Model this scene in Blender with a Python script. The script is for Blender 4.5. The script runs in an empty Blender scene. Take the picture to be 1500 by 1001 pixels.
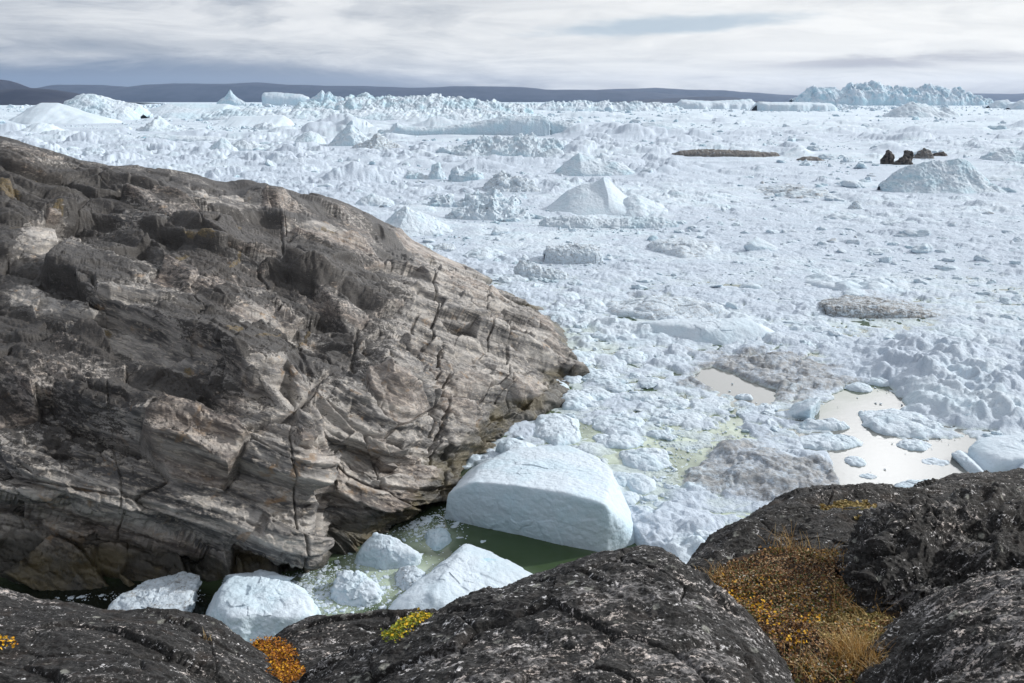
import bpy, math, random
import numpy as np
R = math.radians
rng = random.Random(7)
sc = bpy.context.scene
# ------------------------------------------------------------------ camera
CAMZ = 25.0
PITCH = R(15.2)
FPX = 1299.0
cam_d = bpy.data.cameras.new("camera")
cam = bpy.data.objects.new("camera", cam_d)
sc.collection.objects.link(cam)
cam.location = (0, 0, CAMZ)
cam.rotation_euler = (R(90) - PITCH, 0, 0)
cam_d.sensor_width = 36.0
cam_d.lens = 36.0 * FPX / 1500.0
cam_d.clip_start = 0.1
cam_d.clip_end = 90000.0
sc.camera = cam
# ------------------------------------------------------------------ light
SUN_AZ = 74.0      # degrees to the right of straight ahead
SUN_EL = 30.0
world = bpy.data.worlds.new("World")
sc.world = world
world.use_nodes = True
wt = world.node_tree
wt.nodes.clear()
def N(tree, typ, **kw):
    n = tree.nodes.new(typ)
    for k, v in kw.items():
        setattr(n, k, v)
    return n
class G:
    """small helper round a node tree"""
    def __init__(s, tree): s.t = tree
    def n(s, typ, **kw): return N(s.t, typ, **kw)
    def link(s, a, b): s.t.links.new(a, b)
    def put(s, sock, v):
        if isinstance(v, bpy.types.NodeSocket): s.link(v, sock)
        else: sock.default_value = v
    def math(s, op, a, b=0.0, c=0.0, clamp=False):
        n = s.n("ShaderNodeMath", operation=op); n.use_clamp = clamp
        s.put(n.inputs[0], a); s.put(n.inputs[1], b); s.put(n.inputs[2], c)
        return n.outputs[0]
    def vmath(s, op, a, b=(0, 0, 0)):
        n = s.n("ShaderNodeVectorMath", operation=op)
        s.put(n.inputs[0], a); s.put(n.inputs[1], b)
        return n.outputs[0]
    def noise(s, vec, scale, detail=4, rough=0.55, dist=0.0, typ='FBM'):
        n = s.n("ShaderNodeTexNoise"); n.noise_type = typ
        s.put(n.inputs["Vector"], vec); s.put(n.inputs["Scale"], scale)
        n.inputs["Detail"].default_value = detail
        n.inputs["Roughness"].default_value = rough
        n.inputs["Distortion"].default_value = dist
        return n.outputs["Fac"]
    def voro(s, vec, scale, feature='F1', out="Distance", rnd=1.0):
        n = s.n("ShaderNodeTexVoronoi", feature=feature)
        s.put(n.inputs["Vector"], vec); n.inputs["Scale"].default_value = scale
        n.inputs["Randomness"].default_value = rnd
        return n.outputs[out]
    def ramp(s, fac, lo, hi, a=0.0, b=1.0, smooth=True):
        n = s.n("ShaderNodeMapRange"); n.interpolation_type = 'SMOOTHSTEP' if smooth else 'LINEAR'
        s.put(n.inputs[0], fac); s.put(n.inputs[1], lo); s.put(n.inputs[2], hi)
        s.put(n.inputs[3], a); s.put(n.inputs[4], b)
        return n.outputs[0]
    def mix(s, fac, a, b):
        n = s.n("ShaderNodeMix", data_type='RGBA')
        s.put(n.inputs[0], fac)
        s.put(n.inputs[6], a if isinstance(a, bpy.types.NodeSocket) else (*a, 1)[:4])
        s.put(n.inputs[7], b if isinstance(b, bpy.types.NodeSocket) else (*b, 1)[:4])
        return n.outputs[2]
    def mapping(s, vec, loc=(0, 0, 0), rot=(0, 0, 0), scale=(1, 1, 1)):
        n = s.n("ShaderNodeMapping"); s.put(n.inputs[0], vec)
        n.inputs[1].default_value = loc; n.inputs[2].default_value = rot; n.inputs[3].default_value = scale
        return n.outputs[0]
    def sep(s, vec):
        n = s.n("ShaderNodeSeparateXYZ"); s.put(n.inputs[0], vec); return n.outputs
    def comb(s, x, y, z):
        n = s.n("ShaderNodeCombineXYZ")
        s.put(n.inputs[0], x); s.put(n.inputs[1], y); s.put(n.inputs[2], z)
        return n.outputs[0]
    def bump(s, h, strength, dist, normal=None):
        n = s.n("ShaderNodeBump"); n.inputs["Strength"].default_value = strength
        n.inputs["Distance"].default_value = dist; s.put(n.inputs["Height"], h)
        if normal is not None: s.link(normal, n.inputs["Normal"])
        return n.outputs[0]
    def attr(s, name):
        n = s.n("ShaderNodeAttribute"); n.attribute_name = name; return n.outputs["Fac"]

# sky: Nishita blue seen through a broken stratus deck
g = G(wt)
tc = g.n("ShaderNodeTexCoord").outputs["Generated"]
sky = g.n("ShaderNodeTexSky", sky_type='NISHITA')
sky.sun_disc = False
sky.sun_elevation = R(SUN_EL)
sky.sun_rotation = R(SUN_AZ)
dx, dy, dz = g.sep(tc)
az = g.math('ARCTAN2', dx, dy)
el = g.math('ARCSINE', dz)
ae = g.comb(g.math('MULTIPLY', az, 3.4), g.math('MULTIPLY', el, 22.0), 0.0)
ae2 = g.comb(g.math('MULTIPLY', az, 7.0), g.math('MULTIPLY', g.math('ADD', el, g.math('MULTIPLY', az, 0.03)), 38.0), 3.3)
cl1 = g.noise(ae, 1.0, 9, 0.62, 0.7)
cl2 = g.noise(ae2, 1.0, 8, 0.64, 0.7)
cl3 = g.noise(g.comb(g.math('MULTIPLY', az, 1.6), g.math('MULTIPLY', el, 16.0), 8.0), 1.0, 3, 0.5, 0.4)
# brightness of the deck: thin and glowing toward the sun, heavier on the left
tosun = g.ramp(az, -0.55, 0.35)
heavy = g.math('ADD', g.math('MULTIPLY', g.ramp(cl1, 0.40, 0.62), 0.55), g.math('MULTIPLY', g.ramp(cl2, 0.42, 0.62), 0.35))
heavy = g.math('ADD', heavy, g.math('MULTIPLY', g.ramp(cl3, 0.44, 0.58), 0.30))
heavy = g.math('MULTIPLY', heavy, g.ramp(tosun, 0.30, 0.85, 0.92, 0.48))
cbright = g.mix(heavy, (1.16, 1.15, 1.13), (0.54, 0.57, 0.62))
cdark = g.mix(heavy, (0.98, 0.99, 1.01), (0.43, 0.47, 0.55))
ccol = g.mix(tosun, cdark, cbright)
# low grey-violet bank near the horizon
bank_n = g.noise(g.comb(g.math('MULTIPLY', az, 5.5), g.math('MULTIPLY', el, 30.0), 0.0), 1.0, 6, 0.6, 0.6)
bank_h = g.math('ADD', g.math('MULTIPLY', bank_n, R(3.4)), g.math('MULTIPLY_ADD', tosun, R(-1.7), R(0.75)))
bank = g.ramp(el, g.math('SUBTRACT', bank_h, R(0.9)), g.math('ADD', bank_h, R(0.7)), 1.0, 0.0)
bank = g.math('MULTIPLY', bank, g.ramp(tosun, 0.3, 1.0, 0.95, 0.75))
ccol = g.mix(bank, ccol, g.mix(tosun, (0.17, 0.23, 0.35), (0.42, 0.44, 0.50)))
# darker streak low on the right
sk = g.ramp(g.math('ABSOLUTE', g.math('SUBTRACT', el, g.math('ADD', R(2.15), g.math('MULTIPLY', g.math('SUBTRACT', cl2, 0.5), R(1.2))))), R(0.1), R(0.55), 1.0, 0.0)
sk = g.math('MULTIPLY', sk, g.math('MULTIPLY', g.ramp(az, 0.20, 0.36), g.ramp(cl1, 0.30, 0.50)))
ccol = g.mix(g.math('MULTIPLY', sk, 0.7), ccol, (0.42, 0.42, 0.50))
# ragged gap with blue showing
gl = g.n("ShaderNodeVectorMath", operation='LENGTH')
g.link(g.comb(g.math('SUBTRACT', az, R(9.5)), g.math('MULTIPLY', g.math('SUBTRACT', g.math('SUBTRACT', el, g.math('MULTIPLY', az, 0.04)), R(4.0)), 14.0), 0.0), gl.inputs[0])
gw = g.noise(ae2, 1.6, 5, 0.6)
gap = g.ramp(g.math('ADD', gl.outputs["Value"], g.math('MULTIPLY', gw, 0.24)), 0.17, 0.30, 0.8, 0.0)
ccol = g.mix(gap, ccol, (0.50, 0.62, 0.74))
# glow added in the clouds for the pool reflections, away from the sun
sd = (math.sin(R(24.5)) * math.cos(R(22.5)), math.cos(R(24.5)) * math.cos(R(22.5)), math.sin(R(22.5)))
dt = g.n("ShaderNodeVectorMath", operation='DOT_PRODUCT'); g.link(tc, dt.inputs[0]); dt.inputs[1].default_value = sd
glow = g.math('ADD', g.math('MULTIPLY', g.math('POWER', g.math('MAXIMUM', dt.outputs["Value"], 0.0), 16.0), g.ramp(el, R(7.0), R(17.0), 0.0, 2.8)), g.math('MULTIPLY', g.math('POWER', g.math('MAXIMUM', dt.outputs["Value"], 0.0), 420.0), 5.5))
gv = g.vmath('MULTIPLY', g.comb(glow, glow, glow), (0.97, 0.98, 1.0))
addg = g.n("ShaderNodeVectorMath", operation='ADD')
g.link(ccol, addg.inputs[0]); g.link(gv, addg.inputs[1])
bg1 = g.n("ShaderNodeBackground"); g.link(sky.outputs[0], bg1.inputs[0]); bg1.inputs[1].default_value = 0.10
bg2 = g.n("ShaderNodeBackground"); g.link(addg.outputs[0], bg2.inputs[0]); bg2.inputs[1].default_value = 0.88
mxs = g.n("ShaderNodeMixShader"); mxs.inputs[0].default_value = 0.90
g.link(bg1.outputs[0], mxs.inputs[1]); g.link(bg2.outputs[0], mxs.inputs[2])
wo = g.n("ShaderNodeOutputWorld"); g.link(mxs.outputs[0], wo.inputs[0])

sun_d = bpy.data.lights.new("sun", 'SUN')
sun_d.energy = 3.6
sun_d.angle = R(1.5)
sun_d.color = (1.0, 0.965, 0.91)
sun = bpy.data.objects.new("sun", sun_d)
sc.collection.objects.link(sun)
sun.rotation_euler = (R(90 - SUN_EL), 0, R(180 - SUN_AZ))
sc.view_settings.view_transform = 'Standard'
sc.view_settings.look = 'None'
sc.view_settings.exposure = 0.0
sc.view_settings.gamma = 1.0
sc.view_settings.use_curve_mapping = False
sc.cycles.max_bounces = 6
sc.cycles.diffuse_bounces = 3
sc.cycles.glossy_bounces = 3
sc.cycles.volume_bounces = 1

# ------------------------------------------------------------------ pixels <-> places
CT, ST = math.cos(PITCH), math.sin(PITCH)
def ray(px, py):
    x = (px - 750.0) / FPX; y = (500.5 - py) / FPX
    return np.array([x, CT + y * ST, -ST + y * CT])
def atz(px, py, z=0.0):
    d = ray(px, py); t = (z - CAMZ) / d[2]
    return np.array([d[0] * t, d[1] * t, z])
def atY(px, py, Y):
    d = ray(px, py); t = Y / d[1]
    return np.array([d[0] * t, Y, CAMZ + d[2] * t])
def proj(x, y, z):
    z = z - CAMZ
    cy = y * CT - z * ST          # depth
    cv = y * ST + z * CT          # up
    return 750.0 + FPX * x / cy, 500.5 - FPX * cv / cy

# ------------------------------------------------------------------ noise in numpy
def _h(ix, iy, iz, seed):
    h = (ix.astype(np.uint32) * np.uint32(374761393) + iy.astype(np.uint32) * np.uint32(668265263)
         + iz.astype(np.uint32) * np.uint32(2246822519) + np.uint32((seed * 3266489917) & 0xffffffff))
    h = (h ^ (h >> np.uint32(13))) * np.uint32(1274126177)
    h = (h ^ (h >> np.uint32(15))) * np.uint32(2654435761)
    return h ^ (h >> np.uint32(16))
def _f(h): return (h & np.uint32(0xffffff)).astype(np.float32) * np.float32(1.0 / 0xffffff)
def _i32(a): return a.astype(np.int64).astype(np.int32).view(np.uint32)
def chunked(fn, p, nout, size=60000):
    n = len(p); out = [np.empty(n, np.float32) for _ in range(nout)]
    for a in range(0, n, size):
        r = fn(p[a:a + size])
        if nout == 1: r = (r,)
        for o, v in zip(out, r): o[a:a + size] = v
    return out[0] if nout == 1 else out
def vnoise(p, seed=0):
    """value noise, 3D, about -1..1"""
    def fn(q):
        fl = np.floor(q); f = (q - fl).astype(np.float32)
        i = fl.astype(np.int64).astype(np.int32).view(np.uint32)
        f = f * f * f * (f * (f * 6 - 15) + 10)
        x0, y0, z0 = i[:, 0], i[:, 1], i[:, 2]; one = np.uint32(1)
        r = 0
        c = {}
        for a in (0, 1):
            for b in (0, 1):
                for d in (0, 1):
                    c[a, b, d] = _f(_h(x0 + np.uint32(a), y0 + np.uint32(b), z0 + np.uint32(d), seed))
        fx, fy, fz = f[:, 0], f[:, 1], f[:, 2]
        l = lambda u, v, t: u + (v - u) * t
        r = l(l(l(c[0,0,0], c[1,0,0], fx), l(c[0,1,0], c[1,1,0], fx), fy),
              l(l(c[0,0,1], c[1,0,1], fx), l(c[0,1,1], c[1,1,1], fx), fy), fz)
        return r * 2 - 1
    return chunked(fn, np.asarray(p), 1)
def fbm(p, octs=5, gain=0.5, seed=0, ridged=False):
    out = 0; a = 1.0; q = np.array(p, float); tot = 0
    c, s = math.cos(0.6), math.sin(0.6)
    for o in range(octs):
        v = vnoise(q, seed + o * 17)
        if ridged: v = 1 - 2 * np.abs(v)
        out = out + a * v; tot += a; a *= gain
        q = q * 2.03 + 13.7
        q = np.stack([q[:, 0] * c - q[:, 1] * s, q[:, 0] * s + q[:, 1] * c, q[:, 2]], 1)
    return out / tot
def worley3(p, seed=0):
    """F1, F2, id of the nearest cell"""
    def fn(q):
        fl = np.floor(q); f = (q - fl).astype(np.float32)
        i = fl.astype(np.int64).astype(np.int32).view(np.uint32)
        n = len(q); d1 = np.full(n, 9, np.float32); d2 = d1.copy(); cid = np.zeros(n, np.float32)
        for a in (-1, 0, 1):
            for b in (-1, 0, 1):
                for c in (-1, 0, 1):
                    h = _h(i[:, 0] + np.uint32(a & 0xffffffff), i[:, 1] + np.uint32(b & 0xffffffff), i[:, 2] + np.uint32(c & 0xffffffff), seed)
                    h2 = h * np.uint32(747796405) + np.uint32(2891336453); h2 ^= h2 >> np.uint32(15)
                    h3 = h2 * np.uint32(277803737) + np.uint32(97); h3 ^= h3 >> np.uint32(14)
                    e = (a + _f(h) - f[:, 0]) ** 2 + (b + _f(h2) - f[:, 1]) ** 2 + (c + _f(h3) - f[:, 2]) ** 2
                    nw = e < d1
                    d2 = np.where(nw, d1, np.minimum(d2, e))
                    cid = np.where(nw, _f(h3 * np.uint32(2654435761) >> np.uint32(4)), cid)
                    d1 = np.where(nw, e, d1)
        return np.sqrt(d1), np.sqrt(d2), cid
    return chunked(fn, np.asarray(p), 3)
def facets3(p, seed=0):
    """F1, F2, id and a tilted plane for the nearest cell (offset from its centre dotted with a random slope)"""
    def fn(q):
        fl = np.floor(q); f = (q - fl).astype(np.float32)
        i = fl.astype(np.int64).astype(np.int32).view(np.uint32)
        n = len(q); d1 = np.full(n, 9, np.float32); d2 = d1.copy(); cid = np.zeros(n, np.float32); til = np.zeros(n, np.float32)
        for a in (-1, 0, 1):
            for b in (-1, 0, 1):
                for c in (-1, 0, 1):
                    h = _h(i[:, 0] + np.uint32(a & 0xffffffff), i[:, 1] + np.uint32(b & 0xffffffff), i[:, 2] + np.uint32(c & 0xffffffff), seed)
                    h2 = h * np.uint32(747796405) + np.uint32(2891336453); h2 ^= h2 >> np.uint32(15)
                    h3 = h2 * np.uint32(277803737) + np.uint32(97); h3 ^= h3 >> np.uint32(14)
                    h4 = h3 * np.uint32(2654435761) + np.uint32(11); h4 ^= h4 >> np.uint32(16)
                    h5 = h4 * np.uint32(747796405) + np.uint32(7); h5 ^= h5 >> np.uint32(13)
                    ra, rb, rc = _f(h), _f(h2), _f(h3)
                    ox, oy, oz = f[:, 0] - a - ra, f[:, 1] - b - rb, f[:, 2] - c - rc
                    e = ox * ox + oy * oy + oz * oz
                    nw = e < d1
                    d2 = np.where(nw, d1, np.minimum(d2, e))
                    r4, r5 = _f(h4), _f(h5)
                    cid = np.where(nw, r4, cid)
                    til = np.where(nw, ox * (r5 * 2 - 1) + oy * (r4 * 2 - 1) + oz * (np.float32(1) - 2 * np.abs(r4 + r5 - 1)), til)
                    d1 = np.where(nw, e, d1)
        return np.sqrt(d1), np.sqrt(d2), cid, til
    return chunked(fn, np.asarray(p), 4)
def worley2(p, seed=0):
    def fn(q):
        fl = np.floor(q[:, :2]); f = (q[:, :2] - fl).astype(np.float32)
        i = fl.astype(np.int64).astype(np.int32).view(np.uint32)
        n = len(q); d1 = np.full(n, 9, np.float32); d2 = d1.copy(); cid = np.zeros(n, np.float32)
        z = np.zeros(n, np.uint32)
        for a in (-1, 0, 1):
            for b in (-1, 0, 1):
                h = _h(i[:, 0] + np.uint32(a & 0xffffffff), i[:, 1] + np.uint32(b & 0xffffffff), z, seed)
                h2 = h * np.uint32(747796405) + np.uint32(2891336453); h2 ^= h2 >> np.uint32(15)
                e = (a + _f(h) - f[:, 0]) ** 2 + (b + _f(h2) - f[:, 1]) ** 2
                nw = e < d1
                d2 = np.where(nw, d1, np.minimum(d2, e))
                cid = np.where(nw, _f((h2 * np.uint32(277803737)) >> np.uint32(3)), cid)
                d1 = np.where(nw, e, d1)
        return np.sqrt(d1), np.sqrt(d2), cid
    return chunked(fn, np.asarray(p), 3)
def sstep(a, b, x):
    t = np.clip((x - a) / (b - a), 0, 1); return t * t * (3 - 2 * t)

# ------------------------------------------------------------------ meshes
def make_mesh(name, V, F, mat, smooth=True, attrs=None):
    V = np.asarray(V, np.float32); F = np.asarray(F, np.int32)
    k = F.shape[1]
    me = bpy.data.meshes.new(name)
    me.vertices.add(len(V)); me.vertices.foreach_set("co", V.ravel())
    me.loops.add(F.size); me.loops.foreach_set("vertex_index", F.ravel())
    me.polygons.add(len(F)); me.polygons.foreach_set("loop_start", np.arange(0, F.size, k, dtype=np.int32))
    me.polygons.foreach_set("use_smooth", np.full(len(F), smooth, bool))
    me.update(calc_edges=True)
    for an, av in (attrs or {}).items():
        at = me.attributes.new(an, 'FLOAT', 'POINT'); at.data.foreach_set("value", np.asarray(av, np.float32))
    if mat is not None: me.materials.append(mat)
    return me
def link(name, me, parent=None):
    o = bpy.data.objects.new(name, me); sc.collection.objects.link(o)
    if parent is not None: o.parent = parent
    return o
def tag(o, label=None, cat=None, group=None, kind=None):
    if label: o["label"] = label
    if cat: o["category"] = cat
    if group: o["group"] = group
    if kind: o["kind"] = kind
    return o
def place(name, V, F, mat, origin=None, smooth=True, attrs=None):
    """mesh given in world metres, object origin put at its base"""
    V = np.asarray(V, float)
    if origin is None:
        origin = np.array([V[:, 0].mean(), V[:, 1].mean(), max(V[:, 2].min(), 0.0)])
    o = link(name, make_mesh(name, V - origin, F, mat, smooth, attrs))
    o.location = origin
    return o
def grid_faces(nr, nc, wrap=False):
    r = np.arange(nr - 1)[:, None]; c = np.arange(nc if wrap else nc - 1)[None, :]
    c2 = (c + 1) % nc
    return np.stack([r * nc + c, r * nc + c2, (r + 1) * nc + c2, (r + 1) * nc + c], -1).reshape(-1, 4)
def catmull(P, n, weights=None):
    """P (k, ..., 3) control values along axis 0 -> n samples spread by weight per span"""
    P = np.asarray(P, float); k = len(P)
    if weights is None: weights = np.ones(k - 1)
    w = np.concatenate([[0], np.cumsum(weights)]); w = w / w[-1]
    u = np.linspace(0, 1, n); seg = np.clip(np.searchsorted(w, u, side='right') - 1, 0, k - 2)
    t = (u - w[seg]) / (w[seg + 1] - w[seg])
    Pp = np.concatenate([[2 * P[0] - P[1]], P, [2 * P[-1] - P[-2]]])
    sh = (-1,) + (1,) * (P.ndim - 1); t = t.reshape(sh)
    p0, p1, p2, p3 = Pp[seg], Pp[seg + 1], Pp[seg + 2], Pp[seg + 3]
    T = 0.40
    m1 = T * (p2 - p0); m2 = T * (p3 - p1)
    t2, t3 = t * t, t * t * t
    return (2*t3-3*t2+1)*p1 + (t3-2*t2+t)*m1 + (-2*t3+3*t2)*p2 + (t3-t2)*m2
def loft(cols, nr, nc, wr=None, wc=None):
    """cols: list of columns of 3D points -> dense (nr,nc,3)"""
    P = np.array(cols)                       # (C, Rr, 3)
    A = catmull(P, nc, wc)                   # (nc, Rr, 3)
    B = catmull(np.swapaxes(A, 0, 1), nr, wr)
    return B
def soften(A, n=1):
    for _ in range(n):
        B = np.pad(A, ((1, 1), (0, 0)), 'edge'); A = (B[:-2] + 2 * B[1:-1] + B[2:]) / 4
        B = np.pad(A, ((0, 0), (1, 1)), 'edge'); A = (B[:, :-2] + 2 * B[:, 1:-1] + B[:, 2:]) / 4
    return A
def grid_normals(S):
    du = np.gradient(S, axis=1); dv = np.gradient(S, axis=0)
    n = np.cross(du, dv); n /= np.linalg.norm(n, axis=-1, keepdims=True) + 1e-9
    return n

# ------------------------------------------------------------------ materials
def new_mat(name):
    m = bpy.data.materials.new(name); m.use_nodes = True
    t = m.node_tree; t.nodes.clear(); g = G(t)
    b = g.n("ShaderNodeBsdfPrincipled"); o = g.n("ShaderNodeOutputMaterial")
    g.link(b.outputs[0], o.inputs[0])
    return m, g, b
def pos(g): return g.n("ShaderNodeNewGeometry").outputs["Position"]

def ice_mat(name, k=1.0, dirt=0.0, blue=0.35, bump=1.0, white=(0.55, 0.632, 0.715), use_attr=False, streak=False):
    """k: how many metres one 'unit' of surface texture is; far ice gets large k"""
    m, g, b = new_mat(name)
    p = g.vmath('MULTIPLY', pos(g), (1 / k, 1 / k, 1 / k))
    big = g.noise(p, 0.45, 5, 0.6, 0.3)
    mid = g.noise(p, 2.3, 5, 0.62)
    fine = g.noise(p, 9.0, 6, 0.7)
    # blue glacier ice where the snow skin is thin; on steep faces also painted shade
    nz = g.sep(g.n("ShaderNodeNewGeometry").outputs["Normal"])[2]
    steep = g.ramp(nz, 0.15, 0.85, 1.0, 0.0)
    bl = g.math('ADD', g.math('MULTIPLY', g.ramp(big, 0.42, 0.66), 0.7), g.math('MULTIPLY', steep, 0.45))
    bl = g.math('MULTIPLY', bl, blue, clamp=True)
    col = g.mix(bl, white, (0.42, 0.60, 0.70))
    vein = g.ramp(g.noise(g.mapping(p, rot=(0.4, 0.2, 0.9), scale=(0.5, 2.2, 1.4)), 0.9, 3, 0.5, 1.2), 0.70, 0.78)
    col = g.mix(g.math('MULTIPLY', vein, min(0.8, blue * 1.2)), col, (0.28, 0.58, 0.72))
    if use_attr:
        tn = g.attr("tone")
        col = g.mix(g.ramp(tn, 0.35, 1.0, 0.0, 0.75), col, (0.44, 0.51, 0.61))
    # rock flour / moraine dirt
    dn = g.math('ADD', g.math('MULTIPLY', g.noise(g.mapping(p, scale=(1, 1, 3.0)), 1.4, 8, 0.72, 0.5), 0.6), g.math('MULTIPLY', fine, 0.4))
    if use_attr:
        da = g.attr("dirt")
        th = g.math('SUBTRACT', 0.80, g.math('MULTIPLY', da, 0.46))
        dfac = g.math('MULTIPLY', g.ramp(dn, th, g.math('ADD', th, 0.24)), g.ramp(da, 0.0, 0.8, 0.25, 0.85))
    else:
        th = 0.80 - 0.46 * dirt
        dfac = g.math('MULTIPLY', g.ramp(dn, th, th + 0.14), min(0.95, 0.25 + dirt))
    dcol = g.mix(g.ramp(mid, 0.35, 0.65), (0.115, 0.112, 0.110), (0.33, 0.325, 0.318))
    if streak:
        dcol = g.mix(g.ramp(fine, 0.4, 0.6), (0.035, 0.035, 0.04), (0.22, 0.20, 0.18))
    col = g.mix(dfac, col, dcol)
    spk = g.ramp(g.noise(p, 26.0, 3, 0.7), 0.60, 0.70, 0.0, 0.45)
    col = g.mix(spk, col, (0.30, 0.33, 0.37))
    if use_attr:
        wet = g.attr("wet")
        col = g.mix(g.math('MULTIPLY', wet, 0.75), col, (0.46, 0.54, 0.51))
    g.link(col, b.inputs["Base Color"])
    b.inputs["Roughness"].default_value = 0.7
    b.inputs["Specular IOR Level"].default_value = 0.12
    v = g.voro(g.vmath('ADD', p, g.vmath('MULTIPLY', g.n("ShaderNodeTexNoise").outputs["Color"], (0, 0, 0))), 3.4, 'F1')
    hb = g.math('ADD', g.math('MULTIPLY', v, -0.5), g.math('ADD', g.math('MULTIPLY', mid, 0.9), g.math('MULTIPLY', fine, 0.55)))
    g.link(g.bump(hb, 0.75 * bump, 0.16 * k), b.inputs["Normal"])
    return m

def rock_mat(name):
    """banded gneiss: attributes 'strata' (warped layer coordinate), 'cell' (block), 'lich' (where black lichen grows)"""
    m, g, b = new_mat(name)
    P = pos(g)
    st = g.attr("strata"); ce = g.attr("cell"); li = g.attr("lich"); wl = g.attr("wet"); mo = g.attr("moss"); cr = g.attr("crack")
    px_, py_, pz_ = g.sep(P)
    sv = g.comb(g.math('MULTIPLY', px_, 0.16), g.math('MULTIPLY', py_, 0.16), g.math('MULTIPLY', st, 1.0))
    b1 = g.noise(sv, 1.6, 6, 0.62, 0.4)
    b2 = g.noise(g.comb(g.math('MULTIPLY', px_, 0.35), g.math('MULTIPLY', py_, 0.35), g.math('MULTIPLY', st, 0.9)), 5.0, 7, 0.70, 0.5)
    b3 = g.noise(g.comb(g.math('MULTIPLY', px_, 0.5), g.math('MULTIPLY', py_, 0.5), g.math('MULTIPLY', st, 3.2)), 6.0, 4, 0.6, 0.2)
    n1 = g.noise(P, 0.35, 6, 0.6)
    n2 = g.noise(g.mapping(P, rot=(0, R(20), 0), scale=(0.55, 0.8, 1.5)), 2.6, 8, 0.74, 0.3)
    n3 = g.noise(P, 11.0, 4, 0.75)
    col = g.mix(g.ramp(b1, 0.36, 0.64), (0.055, 0.055, 0.058), (0.36, 0.345, 0.33))
    col = g.mix(g.math('MULTIPLY', g.ramp(b2, 0.50, 0.66), 0.75), col, (0.50, 0.455, 0.40))
    col = g.mix(g.math('MULTIPLY', g.ramp(b3, 0.52, 0.68), 0.5), col, (0.06, 0.058, 0.058))
    pink = g.math('MULTIPLY', g.ramp(g.math('ADD', g.math('MULTIPLY', n1, 0.6), g.math('MULTIPLY', ce, 0.4)), 0.50, 0.70), 0.30)
    col = g.mix(pink, col, g.mix(g.ramp(b2, 0.4, 0.62), (0.13, 0.09, 0.068), (0.36, 0.265, 0.205)))
    ochre = g.math('MULTIPLY', g.ramp(g.noise(P, 0.75, 4, 0.6, 0.8), 0.60, 0.72), 0.55)
    col = g.mix(ochre, col, (0.27, 0.165, 0.075))
    # pale washed rock
    pale = g.math('MULTIPLY', g.ramp(g.math('ADD', g.math('MULTIPLY', b1, 0.45), g.math('MULTIPLY', n2, 0.55)), 0.53, 0.64), 0.70)
    col = g.mix(pale, col, (0.56, 0.53, 0.49))
    col = g.mix(g.math('MULTIPLY', cr, 0.55), col, (0.045, 0.035, 0.028))
    # black crust lichen with pale flecks left between
    ln = g.math('ADD', g.math('MULTIPLY', n2, 0.55), g.math('MULTIPLY', g.math('ADD', g.math('MULTIPLY', b1, 0.5), g.math('MULTIPLY', n3, 0.5)), 0.45))
    lt = g.math('SUBTRACT', 0.68, g.math('MULTIPLY', li, 0.33))
    lf = g.ramp(ln, lt, g.math('ADD', lt, 0.06))
    col = g.mix(g.math('MULTIPLY', lf, 0.93), col, g.mix(g.ramp(n3, 0.4, 0.7), (0.010, 0.009, 0.009), (0.045, 0.040, 0.038)))
    # moss and grass in the joints
    mf = g.ramp(g.math('ADD', g.math('MULTIPLY', mo, 0.55), g.math('MULTIPLY', n2, 0.8)), 0.84, 0.98)
    col = g.mix(g.math('MULTIPLY', mf, 0.85), col, g.mix(g.ramp(n3, 0.35, 0.65), (0.035, 0.032, 0.014), (0.17, 0.115, 0.042)))
    # dark, algae-green tidal band; at the left foot it also paints undercut shade
    tide_shade = g.math('SUBTRACT', wl, g.math('MULTIPLY', g.math('SUBTRACT', n1, 0.5), 0.6))
    col = g.mix(g.math('MULTIPLY', g.ramp(tide_shade, 0.25, 0.75), 0.85), col, g.mix(g.ramp(n1, 0.45, 0.6), (0.020, 0.020, 0.014), (0.075, 0.060, 0.022)))
    g.link(col, b.inputs["Base Color"])
    g.put(b.inputs["Roughness"], g.ramp(tide_shade, 0.2, 0.8, 0.58, 0.35))
    b.inputs["Specular IOR Level"].default_value = 0.5
    hb = g.math('ADD', g.math('MULTIPLY', b2, 0.35), g.math('ADD', g.math('MULTIPLY', n2, 0.55), g.math('MULTIPLY', n3, 0.30)))
    hb = g.math('ADD', hb, g.math('MULTIPLY', b3, 0.15))
    g.link(g.bump(hb, 0.9, 0.16), b.inputs["Normal"])
    return m

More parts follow.
